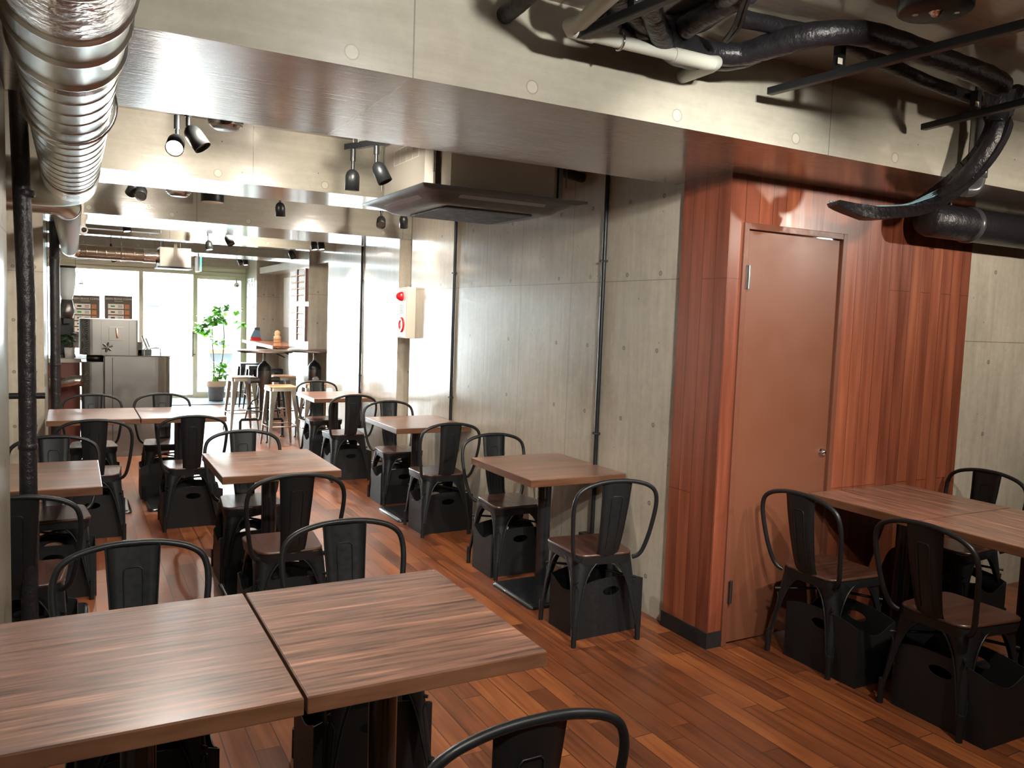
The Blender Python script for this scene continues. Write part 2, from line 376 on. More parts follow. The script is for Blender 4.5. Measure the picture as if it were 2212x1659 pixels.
# timber box with the brown door
DX0, DX1, DZ = 2.764, 3.46, 2.018
yf = 2.856
w = MB(); w.b2((2.675, yf, .075), (2.702, 3.19, ZB)); w.b2((2.702, yf, .075), (DX0, yf+.05, ZB)); w.b2((DX0, yf, DZ), (DX1, yf+.05, ZB)); w.b2((DX1, yf, .0), (4.52, yf+.05, ZB))
struct(w.build('wall_timber', Mt['panel']))
struct(MB().b2((2.668, yf-.006, 0), (2.70, 3.195, .078)).b2((2.70, yf-.006, 0), (DX0, yf+.03, .078)).build('baseboard_timber', Mt['blackm']))
fr = MB(); fr.b2((DX0-.004, yf-.012, 0), (DX0+.026, yf+.06, DZ+.026)); fr.b2((DX1-.026, yf-.012, 0), (DX1+.004, yf+.06, DZ+.026)); fr.b2((DX0+.026, yf-.012, DZ-.004), (DX1-.026, yf+.06, DZ+.026))
dr = struct(fr.build('door_1', Mt['doorframe'], bevel=.002))
MB().b2((DX0+.03, yf+.004, .008), (DX1-.03, yf+.044, DZ-.008)).build('door_leaf', Mt['door'], dr, bevel=.003)
for z in (1.79, .27):
    h = MB().b2((DX0+.018, yf-.016, z-.055), (DX0+.045, yf-.004, z+.055)); h.cyl((DX0+.03, yf-.02, z-.055), (DX0+.03, yf-.02, z+.055), .006)
    h.build('hinge', Mt['steel'], dr, bevel=.001)
kb = MB().lathe([(.0, .022), (.012, .021), (.016, .014), (.013, .006), (.022, .003), (.022, 0)], (3.393, yf+.004, .925), axis=(0, -1, 0)); kb.build('lock', Mt['chrome'], dr)

# ------------------------------------------------------------------ street front
YW = 14.9
win = MB()
for x0, x1, z0, z1 in ((-.95, 2.68, 2.13, 2.19), (-.95, 2.68, 2.21, 2.262), (.965, 1.03, .05, 2.13), (-.95, 1.81, 0, .06)):
    win.b2((x0, YW-.03, z0), (x1, YW+.07, z1))
win.b2((-.95, YW, 2.15), (2.68, YW+.05, 2.24))
wo = struct(win.build('window_1', Mt['alu'], bevel=.003))
for i, (x0, x1) in enumerate(((-.95, .965), (1.03, 1.81))):
    MB().b2((x0, YW+.015, .06), (x1, YW+.025, 2.13)).build('pane', Mt['glass'], wo)
d2 = MB()
for x0, x1, z0, z1 in ((1.81, 1.885, 0, 2.13), (2.60, 2.68, 0, 2.13), (1.885, 2.60, 2.06, 2.13), (1.885, 2.60, 0, .11)):
    d2.b2((x0, YW-.035, z0), (x1, YW+.065, z1))
do = struct(d2.build('door_2', Mt['alu'], bevel=.003))
MB().b2((1.885, YW+.01, .11), (2.60, YW+.02, 2.06)).build('pane', Mt['glass'], do)
hb = MB().cyl((1.80, YW-.09, .72), (1.80, YW-.09, 1.16), .011)
for z in (.76, 1.12): hb.cyl((1.80, YW-.09, z), (1.845, YW-.03, z), .008)
hb.build('pull_handle', Mt['gunmetal'], do)

# outside: pavement, road, pale buildings, a van, a folding gate
struct(MB().b2((-14, 14.9, -.12), (16, 34, -.02)).build('floor_street', Mt['street']))
fa = MB().b2((-14, 27, 0), (3.0, 27.5, 7)); fa.b2((3.4, 26, 0), (14, 26.5, 5))
fo = fa.build('facade', Mt['facade']); b = thing('neighbour_building', 'pale washed-out building across the street seen through the glass front', 'building'); fo.parent = b; fo.name = 'wall'
wb = MB()
for x in (-6, -3.2, 0.2, 1.9):
    for z in (1.2, 4.0): wb = MB().b2((x, 26.95, z), (x+1.2, 27.02, z+1.3)); wb.build('window', Mt['vang'], b)
p0 = at(395, 720, 1, 19.5)
van = thing('parked_van', 'dark grey van parked outside left of the glass door', 'van', (at(408, 700, 1, 19)[0]+.25, 19.2, -.02))
vb = MB().prism([(-.2, .25), (-.25, .75), (.0, 1.0), (.55, 1.62), (2.1, 1.66), (2.15, .3)], -0.8, .8, 'y'); vb.build('body', Mt['van'], van, bevel=.05, seg=3)
MB().prism([(.12, 1.08), (.52, 1.5), (.95, 1.52), (.95, 1.08)], -.815, -.79, 'y').build('window', Mt['vang'], van)
MB().prism([(1.0, 1.08), (1.0, 1.52), (1.9, 1.54), (1.95, 1.08)], -.815, -.79, 'y').build('window', Mt['vang'], van)
for x in (.3, 1.6): MB().lathe([(0, 0), (.2, 0), (.3, .03), (.3, .2), (0, .2)], (x, -.83, .3), 20, (0, 1, 0)).build('wheel', Mt['rubber'], van)
g0 = at(388, 762, 1, 17.0); g1 = at(419, 762, 1, 17.0)
gate = thing('folding_gate', 'white crisscross folding gate standing on the street', 'gate', (g0[0], 17.0, -.02))
gb = MB(); gh = at(400, 700, 1, 17)[2]+.02; gz = at(400, 770, 1, 17)[2]+.1
for i in range(4):
    x = i*.16
    gb.box((x+.08, 0, gz+(gh-gz)*.25), (.018, .01, (gh-gz)*.58), rot=(0, .32, 0)); gb.box((x+.08, .01, gz+(gh-gz)*.25), (.018, .01, (gh-gz)*.58), rot=(0, -.32, 0))
    gb.box((x+.08, 0, gz+(gh-gz)*.75), (.018, .01, (gh-gz)*.58), rot=(0, .32, 0)); gb.box((x+.08, .01, gz+(gh-gz)*.75), (.018, .01, (gh-gz)*.58), rot=(0, -.32, 0))
gb.build('lattice', Mt['white'], gate)
gp = MB()
for x in (0, .32, .64): gp.box((x, 0, gh/2), (.025, .025, gh))
gp.build('post', Mt['white'], gate)
gx = at(350, 670, 1, 22)
tag(MB().b2((at(318, 670, 1, 22)[0], 22, .0), (at(345, 670, 1, 22)[0], 22.6, at(330, 655, 1, 22)[2])).b2((at(316, 670, 1, 22)[0], 21.9, at(330, 660, 1, 22)[2]), (at(347, 670, 1, 22)[0], 22.65, at(330, 655, 1, 22)[2])).build('vending_machine', Mt['teal'], bevel=.02), 'blue grey street cabinet far outside behind the steel smoke hood', 'cabinet')
q0 = at(453, 850, 1, 16.2); q1 = at(503, 850, 1, 16.2); qz = at(478, 758, 1, 16.2)[2]; qt = at(478, 745, 1, 16.2)[2]
hut = thing('mesh_sided_planter', 'blue grey mesh-sided crate with an orange band, outside behind the potted tree', 'crate', (q0[0], 16.2, -.02))
MB().b2((0.0, .03, 0), (q1[0]-q0[0], .5, qz-.02)).build('body', Mt['teal'], hut, bevel=.01)
MB().b2((-.02, 0, qz-.03), (q1[0]-q0[0]+.02, .52, qz+.05)).build('band', Mt['orange'], hut, bevel=.004)
me = MB(); W = q1[0]-q0[0]
for i in range(14):
    x = W*i/13
    for sg in (-1, 1):
        a = (x, .018, .05); bx = x+sg*.45; 
        tz = qz-.08
        if bx < 0: tz = .05+(qz-.13)*(x/.45); bx = 0
        elif bx > W: tz = .05+(qz-.13)*((W-x)/.45); bx = W
        if tz > .08: me.tube([a, (bx, .018, tz)], .0035, 4)
me.build('mesh', Mt['white'], hut)

# ------------------------------------------------------------------ chairs
def hoop_path():
    h = [(-.150, -.150, .405), (-.172, -.165, .418), (-.190, -.178, .45), (-.205, -.199, .52), (-.216, -.216, .60), (-.222, -.228, .67), (-.218, -.236, .72), (-.201, -.240, .758), (-.160, -.243, .785), (-.100, -.245, .802), (-.045, -.246, .809)]
    return smooth_path(h+[(0, -.246, .810)]+[(-x, y, z) for x, y, z in h[::-1]], 4)
def leg_mb(sx, sy):
    m = MB(); rings = []; edge = [[], []]
    lv = [(.412, .158), (.400, .128), (.385, .105), (.365, .086), (.34, .070), (.31, .058), (.27, .047), (.22, .038), (.16, .030), (.10, .022), (.065, .016)]
    for z, a in lv:
        t = (z-.065)/(.412-.065)
        cx = .183+(.158-.183)*t; cy = (.193 if sy > 0 else .197)+((.165 if sy > 0 else .155)-(.193 if sy > 0 else .197))*t
        r = min(.035*t+.012, a*.9); th = .006; ring = []
        def P(dx, dy): return (sx*(cx-dx), sy*(cy-dy), z)
        outer = [(a, 0)]+[(r-r*math.sin(k*PI/10), r-r*math.cos(k*PI/10)) for k in range(6)]+[(0, a)]
        inner = [(th, a)]+[(th+(r-th*.5)*(1-math.cos(k*PI/10)) if 0 else th+r-r*math.cos(k*PI/10), th+r-r*math.sin(k*PI/10)) for k in range(6)]+[(a, th)]
        rings.append([P(*q) for q in outer+inner])
        edge[0].append(P(a, .001)); edge[1].append(P(.001, a))
    m.loft(rings)
    for e in edge: m.tube(e, .0045, 6)
    # pressed ridge down the corner of the leg
    def K(z, o): 
        t = (z-.065)/(.412-.065); cx = .183+(.158-.183)*t; cy = (.193 if sy > 0 else .197)+((.165 if sy > 0 else .155)-(.193 if sy > 0 else .197))*t
        return cx, cy
    pa = []
    for z, w in ((.29, .004), (.27, .014), (.2, .013), (.12, .009), (.085, .003)):
        cx, cy = K(z, 0); pa.append((z, w, cx, cy))
    loop = [(sx*(cx-.006-w), sy*(cy-.002), z) for z, w, cx, cy in pa]+[(sx*(cx-.002), sy*(cy-.006-w), z) for z, w, cx, cy in pa[::-1]]
    m.tube(loop[:5], .0028, 5); m.tube(loop[5:], .0028, 5)
    cx, cy = K(.07, 0); m.tube([(sx*(cx-.008), sy*(cy-.008), .105), (sx*(.184-.008), sy*((.193 if sy > 0 else .197)-.004), .0)], [.014, .0125], 10)
    return m
def rr(w0, w1, y0, y1, r, z, n=6):
    """rounded trapezoid ring; w0 half width at y0 (rear), w1 at y1 (front)"""
    out = []
    for cx, cy, a0 in ((w1-r, y1-r, 0), (-(w1-r), y1-r, PI/2), (-(w0-r), y0+r, PI), (w0-r, y0+r, 1.5*PI)):
        for k in range(n+1):
            a = a0+PI/2*k/n; out.append((cx+r*math.cos(a), cy+r*math.sin(a), z))
    return out
def make_chair():
    t = thing('metal_chair', 'x', 'chair')
    s = MB(); s.loft([rr(.148, .172, -.163, .178, .05, .424), rr(.152, .176, -.168, .183, .055, .427), rr(.152, .176, -.168, .183, .055, .434), rr(.147, .171, -.163, .178, .05, .438)]); s.build('seat', Mt['seat'], t)
    pn = MB(); pn.loft([rr(.155, .168, -.160, .176, .05, .384), rr(.156, .172, -.163, .180, .05, .405), rr(.151, .172, -.166, .180, .05, .424)], caps=False)
    pn.add(rr(.15, .17, -.16, .175, .05, .423), [list(range(28))]); pn.build('seat_frame', Mt['black'], t)
    for sx in (-1, 1):
        for sy in (1, -1): leg_mb(sx, sy).build('leg', Mt['black'], t)
    MB().tube(hoop_path(), .0105, 10).build('back_hoop', Mt['black'], t)
    # centre splat: tapered sheet with folded sides
    rings = []
    for z, w, y in ((.808, .078, -.241), (.70, .072, -.229), (.60, .066, -.212), (.52, .061, -.195), (.46, .057, -.178), (.428, .055, -.160)):
        bow = .007
        fr_ = [(x*w, y-bow*(1-x*x)+(.0035 if abs(x) == 1 else 0), z) for x in (-1, -.6, -.2, .2, .6, 1)]
        rings.append(fr_+[(x, yy-.003, zz) for x, yy, zz in fr_[::-1]])
    sp = MB().loft(rings); sp.tube([r[0] for r in rings], .003, 5); sp.tube([r[5] for r in rings], .003, 5)
    sp = sp.build('splat', Mt['black'], t)
    def yy(z): return (-.241+(.808-z)*.12 if z > .7 else -.229+(.70-z)*.17 if z > .6 else -.212+(.60-z)*.235)-.0065
    for off in (.0025, -.0045):
        lo = [(-.024, yy(.47)+off, .47), (-.026, yy(.6)+off, .60), (-.028, yy(.70)+off, .70), (-.027, yy(.726)+off, .726), (-.019, yy(.735)+off, .735), (.019, yy(.735)+off, .735), (.027, yy(.726)+off, .726), (.028, yy(.7)+off, .70), (.026, yy(.6)+off, .60), (.024, yy(.47)+off, .47)]
        MB().tube(lo, .0022, 5).build('pressed_ridge', Mt['black'], sp)
    br = MB(); br.tube([(-.165, .17, .31), (0, 0, .325), (.165, -.175, .31)], .0065, 6); br.tube([(.165, .17, .31), (0, 0, .335), (-.165, -.175, .31)], .0065, 6); br.build('cross_brace', Mt['black'], t)
    return t
proto = make_chair()
used = [False]
def chair(x, y, rz, label, group=None):
    o = proto if not used[0] else copy_tree(proto)
    used[0] = True; o.location = (x, y, 0); o.rotation_euler = (0, 0, rz); o['label'] = label
    if group: o['group'] = group
    return o
# storage box: 0.40 wide, 0.25 deep
def panel(w, top, hole, y, th, m):
    """panel in xz-plane; top(x)->z ; optional oval hole; thickness in y"""
    N = 96; outline = []
    def pt(t):  # perimeter param
        t = t % 4
        if t < 1: return (-w+2*w*t, 0)
        if t < 2: return (w, top(w)*(t-1))
        if t < 3: x = w-2*w*(t-2); return (x, top(x))
        return (-w, top(-w)*(4-t))
    outline = [pt(4*i/N) for i in range(N)]
    if hole:
        hx, hz, a, b = hole
        inner = []
        for q in outline:
            ux, uz = q[0]-hx, q[1]-hz; L = 1/math.sqrt((ux/a)**2+(uz/b)**2); inner.append((hx+ux*L, hz+uz*L))
        vs = [(x, y, z) for x, z in outline]+[(x, y, z) for x, z in inner]+[(x, y+th, z) for x, z in outline]+[(x, y+th, z) for x, z in inner]
        fs = []
        for i in range(N):
            j = (i+1) % N
            fs += [(i, j, N+j, N+i), (2*N+i, 3*N+i, 3*N+j, 2*N+j), (i, 2*N+i, 2*N+j, j), (N+i, N+j, 3*N+j, 3*N+i)]
        m.add(vs, fs)
    else: m.prism(outline, y, y+th, 'y')
    return m
def make_box():
    t = thing('storage_box', 'x', 'storage box')
    W, D = .20, .125
    tp = lambda x: .262+.030*(1-(abs(x)/W)**2.4)
    for y in (-D, D-.004): panel(W, tp, (0, .222, .050, .022), y, .004, MB()).build('side_panel', Mt['box'], t)
    te = lambda x: .262-.042*math.cos(min(1, abs(x)/(D*.92))*PI/2)**1.3
    for sx in (-1, 1):
        m = panel(D-.0045, te, None, 0, .004, MB()); m.v = [((sx*W)+(-sx*yy), x, z) for x, yy, z in m.v]; m.build('end_panel', Mt['box'], t)
    MB().b2((-W+.004, -D+.004, 0.001), (W-.004, D-.004, .006)).build('bottom', Mt['box'], t)
    return t
bproto = make_box(); bused = [False]
def sbox(x, y, rz, label, group='black storage boxes under the chairs'):
    o = bproto if not bused[0] else copy_tree(bproto)
    bused[0] = True; o.location = (x, y, 0); o.rotation_euler = (0, 0, rz); o['label'] = label; o['group'] = group
    return o

def make_table():
    t = thing('cafe_table', 'x', 'table')
    MB().b2((-.303, -.361, .681), (.303, .361, .720)).build('table_edge', Mt['tedge'], t, bevel=.0025).name = 'tabletop'
    tt = MB().b2((-.300, -.358, .7195), (.300, .358, .7212)).build('top_sheet', Mt['table'], t, bevel=.0006)
    MB().cyl((0, 0, .02), (0, 0, .675), .040, 24).build('post', Mt['base'], t)
    MB().b2((-.19, -.19, .672), (.19, .19, .6805)).build('top_bracket', Mt['base'], t, bevel=.002)
    p = MB(); p.loft([rr(.25, .25, -.31, .15, .03, .0), rr(.252, .252, -.312, .152, .03, .008), rr(.242, .242, -.30, .14, .03, .020), rr(.23, .23, -.29, .13, .03, .023)]); p.build('base_plate', Mt['base'], t)
    return t
tproto = make_table(); tused = [False]
def table(x, y, label, group=None, rz=0):
    o = tproto if not tused[0] else copy_tree(tproto)
    tused[0] = True; o.location = (x, y, 0); o.rotation_euler = (0, 0, rz); o['label'] = label
    if group: o['group'] = group
    return o
TG = 'walnut topped cafe tables'
table(.130, 2.041, 'nearest walnut-topped table at the lower left corner, its left half against the concrete pillar', TG)
table(.743, 2.041, 'nearest walnut-topped table, the right one of the front pair, with a glare spot', TG)
table(.948, 4.515, 'walnut-topped table standing alone in the middle of the aisle', TG)
table(2.39, 3.945, 'walnut-topped table against the right wall, the one nearest the timber box', TG)
table(2.385, 5.93, 'walnut-topped table against the right wall, second from the timber box', TG)
table(2.345, 8.09, 'small walnut-topped table against the right wall, beside the steel bar stools', TG)
table(-.190, 4.46, 'walnut-topped table at the left behind the black vertical pipe', TG)
table(.128, 6.89, 'far walnut-topped table at the concrete column, left one of the rear pair', TG)
table(.741, 6.89, 'far walnut-topped table, right one of the rear pair in front of the steel cabinet', TG)
table(3.668, 2.548, 'dark walnut-topped table in front of the brown door, farther one of the pair', TG, PI*0)
table(3.668, 2.548-.61, 'dark walnut-topped table at the right edge, nearer one of the pair', TG, 0)
for o in [x for x in bpy.data.objects if x.name.startswith('cafe_table') and abs(x.location.x-3.668) < .01]: o.rotation_euler.z = PI/2

CG = 'black metal cafe chairs with wooden seats'; S = .75/.70
def facing_near(key): pass
# chairs on the far side of a table face the viewer (rz = pi), those on the near side show their backs (rz = 0)
chs = [
 (0.160, 2.495, PI, 'black metal chair behind the nearest left tabletop, its dark splat facing us'),
 (0.848, 2.528, PI, 'black metal chair behind the nearest right tabletop, its greenish grey splat facing us'),
 (0.748, 1.485, 0, 'black metal chair at the bottom edge with only its hoop and splat showing'),
 (0.911, 4.858, PI, 'black metal chair on the far side of the lone middle table'),
 (0.895, 3.895, 0, 'black metal chair with its back to us at the lone middle table'),
 (2.375, 4.34, PI, 'black metal chair facing us across the right-wall table nearest the timber box'),
 (2.285, 3.3, -.11, 'black metal chair, back to us, right beside the timber box'),
 (2.385, 6.35, PI, 'black metal chair facing us across the second right-wall table'),
 (2.33, 5.36, -.04, 'black metal chair, back to us, at the second right-wall table'),
 (2.32, 8.44, PI, 'black metal chair facing us across the farthest right-wall table near the stools'),
 (2.245, 7.39, .03, 'black metal chair, back to us, at the farthest right-wall table'),
 (-0.1, 4.88, PI, 'black metal chair behind the left table, partly hidden by the black pipe'),
 (-0.2, 3.79, 0, 'black metal chair, back to us, at the left table behind the pipe'),
 (0.132, 7.235, PI, 'black metal chair at the far left table with the steel cabinet behind it'),
 (0.666, 7.235, PI, 'black metal chair at the far right of the rear pair, in front of the daylight'),
 (0.113, 6.04, 0, 'black metal chair, back to us, at the left table of the rear pair'),
 (0.722, 6.135, 0, 'black metal chair, back to us, at the right table of the rear pair'),
 (3.14, 2.552, -PI/2+.02, 'black metal chair in front of the brown door, back to us'),
 (3.165, 1.945, -PI/2-.02, 'large black metal chair at the lower right corner, back to us'),
 (4.19, 2.61, PI/2, 'black metal chair against the concrete at the right edge, facing us'),
]
for x, y, rz, lb in chs: chair(x, y, rz, lb, CG)
bxs = [
 (0.17, 2.52, 0, 'black storage box under the chair behind the nearest left tabletop'),
 (0.85, 2.53, 0, 'black storage box under the chair behind the nearest right tabletop'),
 (0.92, 4.82, 0, 'black storage box under the far chair of the lone middle table'),
 (0.9, 3.91, .0, 'black storage box under the near chair of the lone middle table'),
 (2.39, 4.33, 0, 'black storage box with oval hand hole under the facing chair nearest the timber box'),
 (2.345, 3.325, .03, 'black storage box under the chair right beside the timber box'),
 (2.4, 6.34, 0, 'black storage box under the facing chair of the second right-wall table'),
 (2.37, 5.38, .03, 'black storage box under the near chair of the second right-wall table'),
 (2.34, 8.39, 0, 'black storage box under the facing chair near the bar stools'),
 (2.28, 7.41, 0, 'black storage box under the near chair of the farthest right-wall table'),
 (-0.1, 4.87, 0, 'black storage box under the chair behind the left table'),
 (-0.19, 3.8, 0, 'black storage box under the chair in front of the left table, by the black pipe'),
 (0.13, 7.2, 0, 'black storage box under the far left chair by the steel cabinet'),
 (0.67, 7.17, 0, 'black storage box under the far right chair of the rear pair'),
 (0.1, 6.06, 0, 'black storage box under the near chair of the rear left table'),
 (0.74, 6.15, 0, 'black storage box with hand hole under the near chair of the rear right table'),
 (3.105, 2.455, -PI/2, 'black storage box under the chair in front of the brown door'),
 (3.13, 1.89, -PI/2-.02, 'black storage box under the lower right corner chair'),
 (4.20, 2.60, PI/2, 'black storage box under the chair against the concrete at the right edge'),
]
for x, y, rz, lb in bxs: sbox(x, y, rz, lb)

# ------------------------------------------------------------------ round ducts on the left
def ribbed(p0, p1, R, step, rib=.004, extra=None, taper=None):
    a = Vector(p0); b = Vector(p1); L = (b-a).length; prof = [(R, 0)]; n = int(L/step)
    for i in range(1, n+1):
        h = i*step
        if h > L-.01: break
        r = R if taper is None else R+(taper-R)*h/L
        prof += [(r, h-.012), (r, h-.0065), (r, h-.006), (r+rib, h-.003), (r+rib, h+.003), (r, h+.006), (r, h+.0065), (r, h+.012)]
    prof.append((R if taper is None else taper, L))
    return MB().lathe(prof, a, 40, b-a)
duct = thing('exhaust_duct', 'large galvanised round exhaust duct with foil joints along the upper left', 'duct', (0, 0, 0))
dx, dz, R = -.008, 2.142, .112
ribbed((dx, -1.9, dz), (dx, 1.56, dz), R, .10).build('spiral_pipe', Mt['galv'], duct)
MB().lathe([(R+.006, 0), (R+.010, .02), (R+.004, .035), (R+.008, .12), (R+.003, .2), (R+.009, .3), (R+.005, .42)], (dx, 1.30, dz), 40, (0, 1, 0)).build('foil_tape', Mt['foil'], duct)
MB().lathe([(R+.001, 0), (R+.011, .008), (R+.011, .016), (R+.004, .024), (R+.004, .025), (R+.004, .035), (R+.004, .145), (R+.004, .155), (R+.004, .156), (R+.011, .164), (R+.011, .172), (R+.003, .18), (R+.003, .181), (R+.003, .19), (R+.003, .35), (R+.003, .36), (R+.003, .361), (R+.010, .37), (R+.010, .378), (R, .388)], (dx, 1.72, dz), 40, (0, 1, 0)).build('coupling', Mt['galv'], duct)
MB().lathe([(R+.004, 0), (R+.008, .012), (R+.003, .03), (R+.008, .05), (R+.002, .07)], (dx, 2.1, dz), 40, (0, 1, 0)).build('foil_tape', Mt['foil'], duct)
ribbed((dx, 2.15, dz), (dx, 4.15, dz), R, .13, .0022).build('spiral_pipe', Mt['galv'], duct)
MB().lathe([(R+.002, 0), (R+.006, .015), (R+.002, .06), (R+.006, .14), (R+.004, .3)], (dx, 4.05, dz), 40, (0, 1, 0)).build('foil_tape', Mt['foil'], duct)
el = [(dx, 4.33, dz)]+[(dx-.19+.19*math.cos(a), 4.47+.19*math.sin(a), dz) for a in [PI/2*k/8 for k in range(9)]]+[(-.555, 4.66, dz)]
MB().tube(el, R+.004, 36).build('elbow', Mt['galv'], duct)
for y in (.6, 2.75): 
    MB().tube([(dx+(R+.012)*math.cos(a), y, dz+(R+.012)*math.sin(a)) for a in [2*PI*k/32 for k in range(32)]], .006, 6, closed=True).cyl((dx, y, dz+R+.01), (dx, y, ZB-.001 if 2.34 < y < 3.27 else ZC-.001), .006).build('hanger', Mt['chrome'], duct)
sd = thing('narrow_spiral_duct', 'narrower silver spiral duct running on below the beams toward the window', 'duct')
ribbed((-.03, 5.4, 2.11), (-.03, 9.30, 2.11), .074, .055, .004).build('spiral_pipe', Mt['galv'], sd)
MB().tube([(-.03, 9.30, 2.11), (-.03, 9.42, 2.108), (-.02, 9.49, 2.105), (.03, 9.52, 2.10)], .074, 24).build('elbow', Mt['foil'], sd)
MB().tube([(-.03, 5.4, 2.11), (-.06, 5.30, 2.12), (-.15, 5.26, 2.12), (-.555, 5.26, 2.12)], .074, 24).build('bend', Mt['galv'], sd)
hd = thing('crosswise_spiral_duct', 'bronze-toned spiral duct running crosswise toward the grey ceiling box', 'duct')
ribbed((.035, 9.6, 2.10), (.82, 9.6, 2.10), .072, .09, .003).build('spiral_pipe', Mt['bronze'], hd)
MB().lathe([(.074, 0), (.078, .03), (.075, .06), (.079, .1), (.074, .14)], (.66, 9.6, 2.10), 30, (1, 0, 0)).build('foil_tape', Mt['foil'], hd)
MB().tube([(.45, 9.6+.076*math.cos(a), 2.10+.076*math.sin(a)) for a in [2*PI*k/24 for k in range(24)]], .005, 6, closed=True).cyl((.45, 9.6, 2.176), (.45, 9.6, ZC-.001), .005).build('hanger', Mt['chrome'], hd)
fb = thing('ceiling_fan_box', 'grey ceiling fan box hung on rods at the end of the crosswise duct', 'fan box', (0, 0, 0))
MB().b2((.82, 9.53, 1.99), (1.14, 9.9, 2.20)).build('casing', Mt['acbody'], fb, bevel=.006)
MB().b2((.80, 9.51, 1.975), (1.16, 9.92, 1.992)).build('bottom_plate', Mt['blackm'], fb, bevel=.002)
for x in (.86, 1.03): MB().cyl((x, 9.56, 2.2), (x, 9.56, ZC-.001), .004).cyl((x, 9.85, 2.2), (x, 9.85, ZC-.001), .004).build('hanging_rod', Mt['chrome'], fb)
MB().b2((.965, 9.522, 2.06), (.995, 9.532, 2.235)).build('hanger_bracket', Mt['cream'], fb)
ex = thing('exit_sign', 'green lit exit sign seen nearly edge-on below the far beam', 'exit sign', (1.42, 11.0, 2.02))
MB().b2((-.02, -.01, .0), (.01, .30, .19)).build('housing', Mt['white'], ex, bevel=.003)
MB().b2((-.024, -.005, .005), (-.0205, .295, .185)).build('face', Mt['paper'], ex)
MB().b2((.0, -.014, .002), (.018, -.0105, .188)).build('green_panel', Mt['exitg'], ex)
MB().cyl((0, .15, .19), (0, .15, .241), .01).build('mount', Mt['white'], ex)
# steel tray across the far bay
tg = tag(MB().b2((.05, 8.9, 2.29), (.78, 9.05, 2.34)).b2((.05, 8.9, 2.34), (.78, 8.92, 2.38)).b2((.2, 8.95, 2.34), (.22, 8.97, ZC-.001)).b2((.6, 8.95, 2.34), (.62, 8.97, ZC-.001)).build('cable_channel', Mt['acbody'], bevel=.003), 'pale steel channel hung above the crosswise duct', 'cable tray')

# vertical pipes
def vpipe(x, y, r, label, z1=ZC, name='vertical_pipe', mat='wrap', jog=0):
    p = thing(name, label, 'pipe', (x, y, 0))
    pts = [(0, 0, 0), (0, 0, z1*.6), (jog, 0, z1-.25), (jog, 0, z1-.001)]
    MB().tube(pts, r, 20).build('pipe', Mt[mat], p)
    for z in (.98, 1.95): MB().lathe([(r, 0), (r+.003, .004), (r+.003, .02), (r, .024)], (0, 0, z), 20).build('joint', Mt[mat], p)
    return p
pp = vpipe(-.158, 3.62, .031, 'thick black vertical pipe in front of the left table', jog=-.02)
MB().b2((-.10, -.01, 1.18), (.0, .01, 1.20)).cyl((-.06, 0, 1.19), (.06, 0, 1.19), .012).build('bracket', Mt['black'], pp)
vpipe(at(119, 700, 1, 8.45)[0], 8.45, .042, 'black vertical pipe at the second left column', name='vertical_pipe')
vpipe(at(106, 700, 1, 8.45)[0]-.03, 8.6, .02, 'thin black vertical pipe behind the second left column', name='vertical_pipe')

# conduits on the right wall with outlet boxes
def conduit(y, z0, z1, label, x=2.7):
    c = thing('conduit', label, 'conduit', (x, y, 0))
    MB().cyl((-.014, 0, z0), (-.014, 0, z1), .0125, 12).build('pipe', Mt['black'], c)
    if z0 > .02:
        MB().b2((-.05, -.045, z0-.075), (-.0005, .09, z0)).build('outlet_box', Mt['blackm'], c, bevel=.003)
    for z in (.9, 1.9): MB().b2((-.03, -.02, z), (-.0005, .02, z+.012)).build('clip', Mt['blackm'], c)
conduit(3.875, .30, ZB+.3, 'black conduit on the right wall beside the nearest wall table')
conduit(5.955, .30, ZC-.002, 'black conduit on the right wall behind the second wall table')
conduit(8.27, .42, ZB-.002, 'black conduit on the bright glossy wall face', x=2.68)
tag(MB().cyl((2.80, 7.17, 1.85), (2.80, 7.17, ZB+.25), .012).cyl((2.84, 7.18, 1.6), (2.84, 7.18, ZC-.003), .010).build('conduit', Mt['cream']), 'beige riser conduits in the wall niche above the fire alarm', 'conduit')

# fire alarm box
al = thing('fire_alarm_box', 'cream fire alarm box with red lamp and red ring on the right wall', 'fire alarm', (2.7, 6.92, 1.58))
MB().b2((-.085, -.115, -.23), (-.0005, .115, .23)).build('housing', Mt['cream'], al, bevel=.004)
MB().b2((-.0885, -.10, -.215), (-.0852, .10, .215)).build('front_plate', Mt['white'], al, bevel=.001)
MB().lathe([(.042, 0), (.042, .012), (.036, .03), (.022, .052), (.006, .06), (0, .061)], (-.0888, .0, .145), 24, (-1, 0, 0)).build('lamp', Mt['red'], al)
MB().lathe([(.032, 0), (.032, .012), (.060, .012), (.068, .006), (.068, 0)], (-.0888, .0, -.11), 32, (-1, 0, 0)).build('button_ring', Mt['red'], al)
MB().lathe([(.0, .008), (.030, .008), (.031, 0)], (-.0888, .0, -.11), 24, (-1, 0, 0)).build('button', Mt['white'], al)
lb = MB()
for k in range(7): lb.b2((-.0895, -.045, .065-.012*k), (-.0888, .045, .068-.012*k))
lb.build('instruction_text', Mt['ink'], al)

